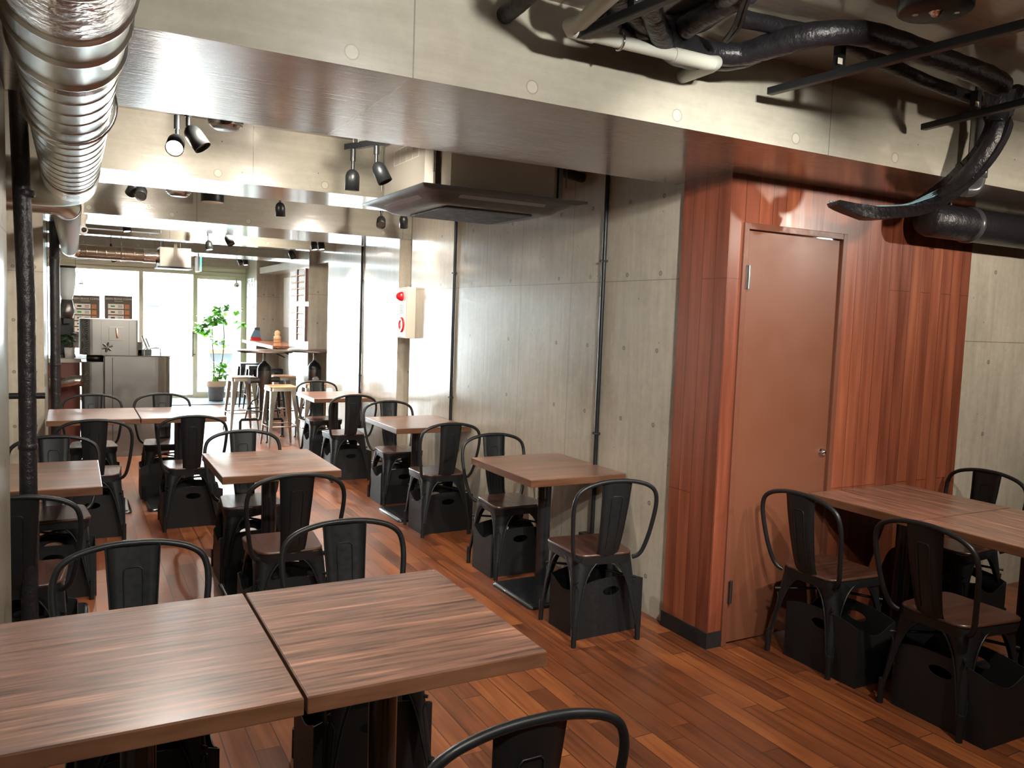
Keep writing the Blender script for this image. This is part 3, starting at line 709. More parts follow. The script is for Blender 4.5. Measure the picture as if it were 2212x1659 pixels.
# ------------------------------------------------------------------ ceiling cassette air conditioner
ac = thing('ceiling_air_conditioner', 'ceiling cassette air conditioner with dark panel hung behind the big beam', 'air conditioner', (1.955, 4.15, 2.165))
def oct_(h, c, z): return [(h, -h+c, z), (h, h-c, z), (h-c, h, z), (-h+c, h, z), (-h, h-c, z), (-h, -h+c, z), (-h+c, -h, z), (h-c, -h, z)]
MB().loft([oct_(.40, .10, .03), oct_(.40, .10, .33)], smooth=False).build('casing', Mt['acbody'], ac, bevel=.004)
sl = MB()
for s_, ax in ((-1, 0), (-1, 1)):
    for k in range(5):
        q = -.22+.09*k
        if ax: sl.b2((q, -.4015, .20), (q+.003, -.4002, .28))
        else: sl.b2((-.4015, q, .20), (-.4002, q+.003, .28))
    if ax: sl.b2((-.22, -.4015, .20), (.143, -.4002, .203))
    else: sl.b2((-.4015, -.22, .20), (-.4002, .143, .203)); sl.b2((-.4015, -.22, .28), (-.4002, .143, .283))
sl.build('stamped_lines', Mt['white'], ac)
def rq(h, r, z, n=5):
    o = []
    for cx, cy, a0 in ((h-r, h-r, 0), (-(h-r), h-r, PI/2), (-(h-r), -(h-r), PI), (h-r, -(h-r), 1.5*PI)):
        for k in range(n+1):
            a = a0+PI/2*k/n; o.append((cx+r*math.cos(a), cy+r*math.sin(a), z))
    return o
MB().loft([rq(.475, .008, .028), rq(.475, .008, .018), rq(.43, .05, .008), rq(.39, .09, -.012), rq(.36, .10, -.035), rq(.32, .08, -.040)]).build('panel', Mt['acpanel'], ac)
MB().loft([rq(.26, .02, -.041), rq(.26, .02, -.047), rq(.25, .02, -.049)]).build('intake_grille', Mt['acgrille'], ac)
for k in range(4):
    m = MB(); a = k*PI/2; R_ = Matrix.Rotation(a, 3, 'Z')
    m.loft([[R_ @ Vector(p) for p in r_] for r_ in ([(-.25, .355, -.030), (-.25, .415, .0), (-.25, .412, .005), (-.25, .352, -.024)], [(.25, .355, -.030), (.25, .415, .0), (.25, .412, .005), (.25, .352, -.024)])], smooth=False)
    m.build('louvre', Mt['acvane'], ac, bevel=.002)
for sx, sy in ((-1, -1), (1, -1), (-1, 1), (1, 1)):
    MB().b2((sx*.36-.012, sy*.36-.012, .03), (sx*.36+.012, sy*.36+.012, .25)).cyl((sx*.385, sy*.385, .10), (sx*.385, sy*.385, ZC-2.166), .005).b2((sx*.40-.03, sy*.40-.03, .235), (sx*.34+.03, sy*.34+.03, .245)).build('hanging_bracket', Mt['steel'], ac)
MB().lathe([(.05, 0), (.055, .01), (.05, .02), (.055, .03), (.05, .05), (.05, .12)], (-.1, -.40, .30), 20, (0, -1, .2)).build('drain_spout', Mt['foil'], ac)
MB().tube(smooth_path([(.40, -.1, .24), (.5, -.1, .25), (.62, -.05, .25), (.735, 0, .25)], 4), .03, 14).build('insulated_pipe', Mt['blackm'], ac)

# ------------------------------------------------------------------ spotlights
def spot(p, aim, label, lit=True, rail=None, energy=40, rod=True, size=2.2, col=(1, .90, .79)):
    """cylinder track spot with its pivot at p, lamp axis towards aim"""
    p = Vector(p); A = (Vector(aim)-p).normalized()
    o = thing('track_spotlight', label, 'spotlight', p)
    o['group'] = 'black track spotlights'
    sh = MB().lathe([(.0, -.0), (.016, .002), (.030, .016), (.036, .035), (.037, .105), (.034, .105), (.033, .09)], A*0, 24, A); sh.build('lamp_head', Mt['black'], o)
    fc = MB().lathe([(.0, .094), (.0335, .094)], (0, 0, 0), 24, A); fc.build('lamp_face', Mt['bulb'] if lit else Mt['steel'], o)
    top = ZC-.001-p.z
    MB().cyl((0, 0, .0), (0, 0, .045), .009).cyl((0, 0, .04), (0, 0, min(top, .10)), .014).build('swivel', Mt['black'], o)
    if min(top, .10) < top: MB().cyl((0, 0, .10), (0, 0, top), .004).build('drop_rod', Mt['steel'], o)
    if lit:
        ld = bpy.data.lights.new('spot_lamp', 'SPOT'); ld.energy = energy; ld.color = col; ld.spot_size = size; ld.spot_blend = .7; ld.shadow_soft_size = .03
        lo = bpy.data.objects.new('spot_lamp', ld); C.objects.link(lo); lo.parent = o; lo.location = A*.11
        lo.rotation_euler = A.to_track_quat('-Z', 'Y').to_euler()
    return o
def rail(p0, p1, label):
    p0 = Vector(p0); p1 = Vector(p1); o = thing('lighting_track', label, 'light track', p0)
    d = p1-p0; m = MB(); a = math.atan2(d.y, d.x)
    m.box(d/2, (d.length, .034, .030), a); m.build('rail', Mt['black'], o, bevel=.003)
    for t in (.18, .82):
        q = d*t; MB().cyl((q.x, q.y, .015), (q.x, q.y, ZC-.001-p0.z), .004).box((q.x, q.y, .035), (.03, .045, .05)).build('hanger', Mt['steel'], o)
    return o
# bay between the big beam and the second beam
a1 = at(383, 300, 1, 3.85); a2 = at(392, 272, 1, 3.75)
spot((a1.x, 3.85, a1.z), at(345, 420, 1, 3.4), 'lit round spotlight hanging left of centre behind the big beam', True, energy=30)
spot((a2.x+.02, 3.7, a2.z-.01), (a2.x+.10, 3.66, a2.z-.13), 'black unlit spotlight turned away beside the lit one under the big beam', False)
b1 = at(762, 366, 1, 4.05); b2_ = at(806, 336, 1, 3.95)
rail((b1.x-.02, 4.1, b1.z+.115), (b2_.x+.12, 3.6, b1.z+.115), 'short black lighting track left of the air conditioner')
spot(b1, (b1.x+.0, 4.2, .6), 'lit spotlight pointing down beside the air conditioner', True, energy=35)
spot((b2_.x, 3.9, b1.z+.02), (b2_.x+.06, 3.86, b1.z-.12), 'black unlit spotlight tilted beside the air conditioner corner', False)
# second bay
c1 = at(307, 408, 1, 6.2); spot(c1, at(300, 445, 1, 6.0), 'black unlit spotlight in the second bay at the left', False)
spot(c1+Vector((-.03, .1, .05)), c1+Vector((-.08, .2, -.05)), 'black unlit spotlight turned sideways in the second bay at the left', False)
c2 = at(605, 437, 1, 6.3); spot(c2, (c2.x+.1, 6.5, .8), 'lit spotlight in the middle of the second bay', True, energy=30)
rail((c2.x-.12, 6.45, c2.z+.115), (c2.x+.02, 6.1, c2.z+.115), 'short black lighting track in the second bay')
c3 = at(824, 470, 1, 6.35); spot(c3, c3+Vector((-.04, -.1, -.1)), 'black unlit spotlight just below the air conditioner in the distance', False)
c4 = at(872, 465, 1, 6.4); spot(c4, (2.62, 6.9, 1.2), 'lit spotlight close to the right wall below the air conditioner', True, energy=9)
# third bay and beyond
for u, v, y, lb, lit in ((272, 478, 8.7, 'lit spotlight glowing above the crosswise duct', True), (450, 519, 8.9, 'lit spotlight glowing above the green exit sign', True), (692, 519, 8.6, 'lit spotlight glowing under the third beam near the wall', True), (677, 520, 8.75, 'second lit spotlight left of the one under the third beam', True), (529, 558, 12.4, 'lit spotlight near the street door', True), (515, 557, 12.5, 'black unlit spotlight near the street door', False), (240, 546, 10.4, 'black spotlight below the crosswise duct', False), (490, 509, 8.5, 'black unlit spotlight peeking below the third beam', False), (626, 541, 10.0, 'black spotlight near the menu boards', False)):
    q = at(u, v, 1, y); spot(q, (q.x+.25, y-.5, 0) if lit else q+Vector((.04, -.05, -.1)), lb, lit, energy=50)
sm = thing('round_downlight', 'white-faced round black downlight on the second bay ceiling', 'downlight', at(459, 437, 2, 2.40))
sm.location.z = 2.40
MB().lathe([(.0, 0), (.085, 0), (.088, .006), (.088, ZC-.001-2.40), (0, ZC-.001-2.40)], (0, 0, 0), 30).build('body', Mt['black'], sm)
MB().lathe([(0, -.003), (.082, -.003), (.084, 0)], (0, 0, 0), 30).build('face', Mt['paper'], sm)
for (u, v, y, nm) in ((487, 280, 3.9, 'dark round smoke detector on the ceiling behind the big beam'), (386, 424, 5.8, 'dark round smoke detector on the second bay ceiling')):
    q = at(u, v, 1, y); d = thing('smoke_detector', nm, 'smoke detector', (q.x, y, q.z))
    h = ZC-.001-q.z
    MB().lathe([(0, 0), (.05, .0), (.075, .02), (.08, .05), (.08, h), (0, h)], (0, 0, 0), 28).build('body', Mt['gunmetal'], d)
    MB().lathe([(0.06, .012), (.078, .03)], (0, 0, -.006), 28).build('bright_rim', Mt['chrome'], d)
# emergency light close to the camera
em = thing('emergency_light', 'round black emergency light with small glass lens on the near ceiling', 'emergency light', at(2020, 26, 2, 2.47))
em.location.z = 2.47
MB().lathe([(.0, 0), (.094, 0), (.100, .004), (.100, ZC-.001-2.47), (0, ZC-.001-2.47)], (0, 0, 0), 40).build('body', Mt['black'], em)
MB().lathe([(.0, -.014), (.011, -.011), (.016, -.003), (.020, 0)], (.005, .0, 0), 20).build('lens', Mt['chrome'], em)
MB().lathe([(0, -.002), (.006, -.001), (.007, 0)], (.055, -.03, 0), 14).build('indicator', Mt['white'], em)
MB().lathe([(0, -.002), (.008, -.001), (.009, 0)], (-.025, .045, 0), 14).build('test_button', Mt['cream'], em)

# ------------------------------------------------------------------ pipes on the near ceiling
ZP = 2.43
def A2(u, v, z=ZP): return at(u, v, 2, z)
e1 = Vector((1.32, 2.19, ZP)); 
pv = thing('drain_pipe', 'grey plastic drain pipe with elbow across the top of the big beam', 'pipe', (0, 0, 0))
e0 = A2(1222, 62, ZP); ee = A2(1530, 142, ZP); es = A2(1330, -60, ZP)
yy0 = e0.y
MB().tube([(es.x, yy0-.75, ZP+.02), (e0.x+.01, yy0-.07, ZP), (e0.x-.003, yy0-.025, ZP), (e0.x+.02, yy0, ZP), (e0.x+.09, yy0, ZP)], .0235, 18).build('elbow', Mt['pvc'], pv)
MB().tube([(e0.x+.085, yy0, ZP), (ee.x, yy0, ZP)], .0205, 18).build('pipe', Mt['pvc'], pv)
MB().tube([(e0.x+.04, yy0, ZP), (e0.x+.10, yy0, ZP)], .0245, 18).build('socket', Mt['pvc'], pv)
MB().tube([(ee.x-.17, yy0, ZP), (ee.x-.02, yy0, ZP), (ee.x+.015, yy0+.005, ZP+.008), (ee.x+.03, yy0+.04, ZP+.01), (ee.x+.03, 2.339, ZP+.01)], .024, 18).build('end_elbow', Mt['pvc'], pv)
m = MB().tube([(e0.x+.20, yy0+.025*math.cos(a), ZP+.025*math.sin(a)) for a in [2*PI*k/20 for k in range(20)]], .004, 6, closed=True).cyl((e0.x+.20, yy0, ZP+.02), (e0.x+.20, yy0, ZC-.001), .004); m.build('clamp', Mt['chrome'], pv)
# lighting tracks near the camera
def trk(u0, v0, L, label, z=ZP, ang=0):
    p = A2(u0, v0, z); d = Vector((math.sin(ang), -math.cos(ang), 0))*L
    o = thing('lighting_track', label, 'light track', p); a = math.atan2(d.y, d.x)
    MB().box(d/2, (L, .030, .026), a).build('rail', Mt['black'], o, bevel=.003)
    for t in (.22, .9):
        q = d*t; MB().box((q.x, q.y, .05), (.025, .030, .08)).cyl((q.x, q.y, .08), (q.x, q.y, ZC-.001-z), .005).build('hanger', Mt['black'], o)
        MB().box((q.x-.0135, q.y-.0155, .035), (.022, .001, .02)).build('rating_label', Mt['cream'], o)
trk(1252, 76, 1.1, 'black lighting track at the top left of the ceiling pipes', 2.42, .10)
trk(1662, 198, 1.3, 'long black lighting track hanging below the wrapped pipes', 2.42, .09)
trk(1994, 275, 1.1, 'short black lighting track at the right, beside the curved cable tray', 2.42, -.12)
# black wrapped refrigerant pipes
def wrapped(pts, r, label, name='wrapped_pipe', z=None):
    P = [A2(*p[:2], p[2]) for p in pts]
    path = smooth_path(P, 7); rs = [r*(1+.03*math.sin(i*1.7)+.05*math.sin(i*.35+1)) for i in range(len(path))]
    return tag(MB().tube(path, rs, 18).build(name, Mt['wrap']), label, 'pipe')
wrapped([(1310, -40, 2.50), (1340, -5, 2.50), (1410, 55, 2.49), (1500, 105, 2.48), (1590, 118, 2.48), (1660, 100, 2.49), (1760, 75, 2.50), (1860, 72, 2.51), (1940, 95, 2.51), (2040, 130, 2.51), (2120, 160, 2.51), (2165, 185, 2.50)], .040, 'long black vinyl-wrapped pipe bundle snaking along the near ceiling')
wrapped([(1270, 40, 2.52), (1360, 60, 2.53), (1460, 55, 2.54), (1530, 30, 2.54), (1600, -40, 2.53)], .040, 'black wrapped pipe running up toward the top edge of the ceiling')
wrapped([(1480, 60, 2.50), (1520, 35, 2.51), (1580, 5, 2.52), (1620, -20, 2.53)], .034, 'short thick black pipe with a grey band at the top of the ceiling')
wrapped([(1600, 40, 2.55), (1700, 60, 2.55), (1800, 80, 2.55), (1900, 130, 2.545), (2000, 175, 2.54), (2110, 215, 2.54)], .026, 'thin dark pipe behind the wrapped bundle on the near ceiling')
wrapped([(1400, -40, 2.50), (1405, 10, 2.49), (1420, 60, 2.47), (1450, 110, 2.465), (1500, 128, 2.465), (1580, 128, 2.475), (1640, 110, 2.49)], .036, 'black wrapped branch pipe curving below the bundle behind the grey drain pipe')
wrapped([(1290, 20, 2.50), (1330, 55, 2.505), (1380, 85, 2.51), (1430, 95, 2.515), (1500, 85, 2.53)], .03, 'black wrapped pipe end lying over the grey drain pipe')
tag(MB().tube(smooth_path([A2(1620, -30, 2.50), A2(1600, 20, 2.49), A2(1585, 60, 2.47), A2(1565, 88, 2.465)], 6), .007, 8).tube(smooth_path([A2(1628, -30, 2.50), A2(1610, 22, 2.49), A2(1596, 62, 2.47), A2(1570, 90, 2.465)], 6), .006, 8).build('cable_pair', Mt['blackm']), 'pair of thin black cables looping down between the wrapped pipes', 'cable')
tag(MB().tube([(1.20, 2.339, 2.505), (1.20, 2.25, 2.51), (1.21, 2.16, 2.53), (1.24, 2.0, 2.55)], .028, 18).build('wrapped_pipe', Mt['wrap']), 'black pipe stub entering the big beam at the top centre', 'pipe')
# curved cable tray
ty = [at(2160, 195, 2, 2.52), at(2160, 235, 1, 2.10), at(2145, 290, 1, 2.12), at(2105, 350, 1, 2.18), at(2050, 400, 1, 2.28), at(1980, 436, 1, 2.40), at(1900, 448, 1, 2.52), at(1850, 445, 1, 2.58), at(1800, 436, 1, 2.62)]
tp_ = smooth_path(ty, 6)
def tray(path, wd, th):
    rings = []
    for i, p in enumerate(path):
        a = path[max(i-1, 0)]; b = path[min(i+1, len(path)-1)]; T = (b-a).normalized()
        S_ = Vector((0, 1, 0)); S_ = (S_-T*S_.dot(T)).normalized(); N = T.cross(S_)
        if N.z > 0: N = -N
        k = 1-.75*max(0, (i-len(path)*.82)/(len(path)*.18))
        rings.append([p+S_*wd/2, p+S_*wd/2*.7+N*th*k, p-S_*wd/2*.7+N*th*k, p-S_*wd/2])
    return rings
tr = thing('cable_tray', 'black curved cable tray sweeping down from the ceiling in front of the timber wall', 'cable tray')
MB().loft(tray(tp_, .11, .055), smooth=False).build('tray', Mt['wrap'], tr, bevel=.004)
for k, off in enumerate((-.022, 0, .022)): MB().tube([p+Vector((0, off, .001+.003*math.sin(i*.9+k))) for i, p in enumerate(tp_)], .0042, 6).build('cable', Mt['cable'], tr)
MB().tube([p+Vector((.012, 0, -.018)) for p in tp_[2:27]], [.030+.010*math.sin(min(1, i/5)*PI/2)-.012*max(0, (i-18)/7) for i in range(25)], 16).build('vinyl_sleeve', Mt['wrap'], tr)
for i in (20, 30, 40):
    if i < len(tp_): 
        r_ = tray(tp_, .106, .049)[i]; MB().tube(r_, .003, 5, closed=True).build('cable_tie', Mt['blackm'], tr)
# vent duct at the right
vdz = 0
vd = thing('black_round_duct', 'thick black round duct with shiny rim at the upper right edge', 'duct')
q = at(2100, 480, 1, 2.62); r0 = at(2030, 480, 1, 2.62)
MB().lathe([(0, -.004), (.065, 0), (.083, .015), (.088, .04), (.088, 1.3), (0, 1.3)], (r0.x, 2.70, q.z), 32, (1, 0, 0)).build('pipe', Mt['wrap'], vd)
MB().cyl((r0.x+.2, 2.70, q.z+.087), (r0.x+.2, 2.70, ZB-.0005), .006).cyl((r0.x+1.0, 2.70, q.z+.087), (r0.x+1.0, 2.70, ZB-.0005), .006).build('hanger', Mt['chrome'], vd)
MB().lathe([(.088, 0), (.096, .01), (.096, .03), (.088, .04)], (r0.x+.34, 2.70, q.z), 32, (1, 0, 0)).build('rim', Mt['pvcd'], vd)
e = at(2122, 300, 1, 2.28); e2 = at(2118, 400, 1, 2.28)
pd = thing('dark_drain_elbow', 'dark grey drain pipe with elbow beside the curved cable tray', 'pipe')
MB().tube(smooth_path([(e.x+.01, 2.29, ZC-.001), (e.x+.01, 2.29, 2.40), (e.x+.01, 2.29, e2.z+.03), (e.x-.02, 2.29, e2.z-.02), (e.x-.08, 2.30, e2.z-.03)], 4), .03, 18).build('pipe', Mt['pvcd'], pd)
MB().lathe([(.030, 0), (.036, .003), (.036, .06), (.030, .063)], (e.x+.01, 2.29, e2.z+.03), 20).build('socket', Mt['pvcd'], pd)
tag(MB().tube([at(2205, 205, 2, 2.52)+Vector((-.04, 0, 0)), at(2205, 205, 2, 2.52)+Vector((.8, 0, 0))], .035, 18).build('wrapped_pipe', Mt['wrap']), 'black wrapped pipe stub at the right edge of the ceiling', 'pipe')

# ------------------------------------------------------------------ steel smoke unit and its counter
sc_ = thing('steel_roaster_cabinet', 'brushed steel cabinet with a door slit and rounded corner in front of the window', 'steel cabinet', (0, 9.15, 0))
def rbox(x0, x1, y0, y1, z0, z1, rl, rr_, n=8):
    pts = [(x1-rr_+rr_*math.sin(PI/2*k/n), y0+rr_-rr_*math.cos(PI/2*k/n)) for k in range(n+1)]+[(x1, y1), (x0, y1)]+[(x0+rl-rl*math.cos(PI/2*k/n), y0+rl-rl*math.sin(PI/2*k/n)) for k in range(n+1)]
    return MB().prism(pts, z0, z1)
rbox(.27, .905, 0, .62, 0, 1.035, .01, .16).build('right_body', Mt['steel'], sc_, bevel=.003)
rbox(.07, .268, 0, .5, 0, .975, .09, .01).build('left_body', Mt['steel'], sc_, bevel=.003)
MB().lathe([(0, 0), (.085, 0), (.085, .062), (0, .062)], (.20, .25, .975), 24).build('collar', Mt['gunmetal'], sc_)
MB().b2((.345, -.004, .02), (.351, .002, 1.02)).build('door_gap', Mt['acgrille'], sc_)
MB().b2((.265, -.003, .02), (.269, .002, 1.02)).build('seam', Mt['gunmetal'], sc_)
MB().b2((.262, -.006, 1.036), (.91, .62, 1.044)).build('top_sheet', Mt['chrome'], sc_, bevel=.002)
def vents(cx, cz, m, r=.065):
    for k in range(9):
        a = -1.25+2.5*k/8
        m.box((cx+math.cos(a)*r*.55, -.004 if 1 else 0, cz+math.sin(a)*r), (.045, .003, .0075), rot=(0, -a*.8, 0))
    return m
vents(.095, .80, MB()).build('vent_slots', Mt['acgrille'], sc_)
hood = thing('steel_smoke_hood', 'brushed steel upper box with star knob and copper handle on the cabinet', 'steel box', (0, 9.15, 1.0445))
rbox(.05, .585, 0, .48, 0.0, .365, .12, .02).build('body', Mt['steel'], hood, bevel=.003)
MB().b2((.315, -.006, .15), (.45, .001, .29)).build('hatch', Mt['steel'], hood, bevel=.002)
MB().tube([(.385, -.008, .27), (.385, -.035, .275), (.392, -.038, .19), (.397, -.032, .185)], .009, 8).build('copper_handle', simple('copper', (.75, .42, .30), .3, .8), hood)
sk = MB(); 
for k in range(6): a = 2*PI*k/6+.3; sk.tube([(.30, -.03, .085), (.30+.05*math.cos(a), -.035, .085+.05*math.sin(a))], [.012, .008], 8)
sk.cyl((.30, 0, .085), (.30, -.04, .085), .014); sk.build('star_knob', Mt['gunmetal'], hood)
MB().b2((.245, -.004, .0), (.248, .002, .36)).b2((.50, -.004, .0), (.503, .002, .36)).build('seam', Mt['gunmetal'], hood)
vents(.075, .28, vents(.075, .10, MB())).build('vent_slots', Mt['acgrille'], hood)
kn = MB().tube([(.655, 9.35, 1.0445), (.655, 9.35, 1.10), (.67, 9.35, 1.115), (.80, 9.35, 1.115), (.815, 9.35, 1.10), (.815, 9.35, 1.0445)], .007, 8)
tag(kn.build('grab_rail', Mt['chrome']), 'chrome grab rail on top of the steel cabinet', 'rail')
ct = thing('control_box', 'black angled control box with two paddles behind the steel hood', 'control box', (.60, 9.5, 1.0445))
MB().b2((.0, 0, 0), (.045, .1, .125)).b2((.0, 0, 0), (.14, .1, .045)).build('body', Mt['blackm'], ct, bevel=.003)
MB().box((.075, .03, .115), (.02, .02, .17), rot=(0, -.35, 0)).box((.11, .05, .10), (.014, .02, .15), rot=(0, -.35, 0)).build('paddle', Mt['gunmetal'], ct)
# red-brown service counter on the far left
cb = thing('service_counter', 'red-brown service counter with white top at the far left', 'counter', (0, 9.75, 0))
MB().b2((-.94, 0, 0), (.06, .55, .93)).build('cabinet', Mt['redwood'], cb, bevel=.004)
MB().b2((-.94, -.03, .93), (.14, .58, .975)).build('worktop', Mt['cream'], cb, bevel=.004)
hp = thing('horizontal_foil_duct', 'short foil-wrapped duct entering the steel cabinet low at the left', 'duct')
MB().tube(smooth_path([(-.40, 9.48, .73), (-.25, 9.48, .73), (-.1, 9.44, .74), (.0, 9.42, .76), (.085, 9.42, .765)], 5), .06, 20).build('pipe', Mt['foil'], hp)
for x in (-.14, -.06): MB().lathe([(.062, 0), (.066, .008), (.062, .016)], (x, 9.45, .738), 20, (1, 0, 0)).build('ring', Mt['bronze'], hp)
# grinder / bean silo at the far left
gr = thing('coffee_grinder', 'coffee grinder with tall clear hopper on the far left counter', 'coffee grinder', (at(145, 760, 1, 9.9).x, 10.0, .976))
MB().lathe([(.0, .78), (.05, .78), (.07, .84), (.085, .95), (.085, 1.12), (0, 1.12)], (0, 0, -.16), 24).build('hopper', Mt['lampglass'], gr)
MB().lathe([(.0, 0), (.092, 0), (.092, .02), (0, .02)], (0, 0, .962), 24).build('lid', Mt['blackm'], gr)
MB().lathe([(0, .42), (.06, .42), (.075, .5), (.055, .62), (.0, .63)], (0, 0, 0), 20).box((.07, 0, .5), (.05, .03, .05)).build('burr_head', Mt['steel'], gr)
MB().b2((-.10, .05, 0), (.06, .12, .5)).b2((-.10, -.08, 0), (.08, .12, .03)).b2((-.1, -.06, .24), (.09, .12, .262)).build('stand', Mt['blackm'], gr, bevel=.004)
MB().b2((-.035, -.05, .36), (.03, .03, .42)).build('chute', Mt['blackm'], gr, bevel=.004)
def leafblob(m, c, r, n, size, seed=1):
    rnd = random.Random(seed)
    for i in range(n):
        d = Vector((rnd.gauss(0, 1), rnd.gauss(0, 1), rnd.gauss(0, 1))).normalized()*r*rnd.uniform(.35, 1)
        p = Vector(c)+Vector((d.x, d.y, d.z*.8)); leaf(m, p, rnd.uniform(0, 2*PI), rnd.uniform(-.9, .2), size*rnd.uniform(.7, 1.2))
def leaf(m, p, az, el, L):
    D = Vector((math.cos(az)*math.cos(el), math.sin(az)*math.cos(el), math.sin(el))); S_ = Vector((-math.sin(az), math.cos(az), 0)); N = D.cross(S_)
    pts = []
    for t, w, b in ((0, .02, 0), (.25, .2, .03), (.55, .27, .02), (.8, .18, -.04), (1, .0, -.12)):
        c = p+D*L*t+N*(-b*L); pts.append((c-S_*w*L+N*(-.03*L), c, c+S_*w*L+N*(-.03*L)))
    vs = [q for r_ in pts for q in r_]; fs = []
    for i in range(4):
        for k in range(2): fs.append((i*3+k, i*3+k+1, i*3+3+k+1, i*3+3+k))
    m.add(vs, fs, True)
sp_ = thing('small_potted_plant', 'small leafy plant in a white pot on the service counter', 'potted plant', (at(146, 760, 1, 9.8).x+.02, 9.82, .976))
MB().lathe([(0, 0), (.045, 0), (.052, .11), (.046, .11), (.04, .09), (0, .09)], (0, 0, 0), 20).build('pot', Mt['white'], sp_)
m = MB(); leafblob(m, (0, 0, .21), .10, 70, .055, 3); m.build('foliage', Mt['dleaf'], sp_)
m = MB()
for k in range(5): m.tube([(0, 0, .09), (.03*math.cos(k*1.3), .03*math.sin(k*1.3), .2)], .003, 5)
m.build('stem', Mt['bark'], sp_)
lampo = thing('wire_basket', 'black wire lampshade-like basket hanging left of the posters', 'basket', at(163, 612, 1, 12.0))
m = MB()
for k in range(8):
    a = 2*PI*k/8; m.tube([(.01*math.cos(a), .01*math.sin(a), .16), (.05*math.cos(a), .05*math.sin(a), .09), (.085*math.cos(a), .085*math.sin(a), 0)], .004, 5)
m.tube([(.085*math.cos(a), .085*math.sin(a), 0) for a in [2*PI*k/20 for k in range(20)]], .005, 5, closed=True); m.build('frame', Mt['blackm'], lampo)
MB().cyl((0, 0, .16), (0, 0, ZC-.001-lampo.location.z), .002).build('cord', Mt['blackm'], lampo)
cctv = thing('security_camera', 'round white and brown security camera hanging beside the narrow duct', 'camera', at(178, 497, 1, 7.1))
zt = (ZB if 0 else ZC)-.001-cctv.location.z
MB().lathe([(0, -.04), (.028, -.028), (.04, 0), (.028, .028), (0, .04)], (0, 0, 0), 20).build('ball', Mt['white'], cctv)
MB().lathe([(0, .0), (.018, .0), (.018, .01), (0, .012)], (.01, -.036, 0), 16, (.3, -1, 0)).build('lens', Mt['acgrille'], cctv)
MB().lathe([(.022, .03), (.022, .07), (.035, .09), (.035, .12), (0, .12)], (0, 0, 0), 20).cyl((0, 0, .11), (0, 0, zt), .012).build('mount', Mt['cream'], cctv)
cc2 = thing('security_camera', 'small white security camera at the top of the street door', 'camera', (2.52, 14.83, 1.98))
MB().sphere((0, 0, 0), .05).build('ball', Mt['white'], cc2); MB().lathe([(0, 0), (.014, 0), (.014, .012), (0, .012)], (0, -.045, -.01), 12, (0, -1, -.2)).build('lens', Mt['acgrille'], cc2)
MB().cyl((0, 0, .04), (0, .04, .12), .015).build('mount', Mt['white'], cc2)

# ------------------------------------------------------------------ posters on the window
def text(s, size, mat, parent, loc, rot=(PI/2, 0, 0), name='lettering'):
    cu = bpy.data.curves.new(name, 'FONT'); cu.body = s; cu.size = size; cu.align_x = 'CENTER'; cu.extrude = .0006; cu.materials.append(mat)
    o = bpy.data.objects.new(name, cu); C.objects.link(o); dg = bpy.context.evaluated_depsgraph_get(); me = bpy.data.meshes.new_from_object(o.evaluated_get(dg)); me.materials.clear(); me.materials.append(mat)
    bpy.data.objects.remove(o); o = bpy.data.objects.new(name, me); C.objects.link(o)
    o.parent = parent; o.location = loc; o.rotation_euler = rot; return o
for (u0, u1, vt, lb, flags) in ((153, 215, 637, 'brown coffee menu poster on the window, left one, partly behind the steel hood', (('teal', 'pink'), ('green', 'yellow'), ('ink', 'pink'), ('ink', 'red'), ('ink', 'ink'))), (226, 286, 638, 'brown coffee menu poster on the window, right one', (('green', 'yellow'), ('ink', 'ink'), ('orange', 'green'), ('ink', 'ink')))):
    x0 = at(u0, 660, 1, 14.84).x; x1 = at(u1, 660, 1, 14.84).x; z1 = at(u0, vt, 1, 14.84).z; W = x1-x0; cx = (x0+x1)/2
    po = thing('coffee_poster', lb, 'poster', (cx, 14.84, z1-.85))
    MB().b2((-W/2, 0, 0), (W/2, .004, .85)).build('sheet', Mt['post'], po)
    MB().cyl((-W/2+.03, .002, .85), (-W/2+.03, .002, 2.12-(z1-.85)), .0012, 5).cyl((W/2-.03, .002, .85), (W/2-.03, .002, 2.12-(z1-.85)), .0012, 5).build('hanging_line', Mt['steel'], po)
    text('GREEN BEANS COFFEE', .042, Mt['paper'], po, (0, -.002, .785))
    text('SINGLE ORIGIN', .018, Mt['paper'], po, (0, -.002, .755), name='subtitle')
    for k in range(5):
        z = .64-.095*k
        MB().b2((-W/2+.05, -.004, z), (W/2-.13, -.0005, z+.075)).build('card', Mt['paper'], po)
        fa_, fb_ = flags[k % len(flags)]
        MB().b2((-W/2+.09, -.006, z+.025), (-W/2+.15, -.0045, z+.05)).build('flag', Mt[fa_], po)
        tl = MB()
        for j in range(3): tl.b2((-.01, -.006, z+.018+.016*j), (W/2-.15, -.0045, z+.024+.016*j))
        tl.build('card_text', Mt['ink'], po)
        MB().b2((W/2-.115, -.004, z), (W/2-.045, -.0005, z+.072)).build('bean_picture', Mt['beans'], po)
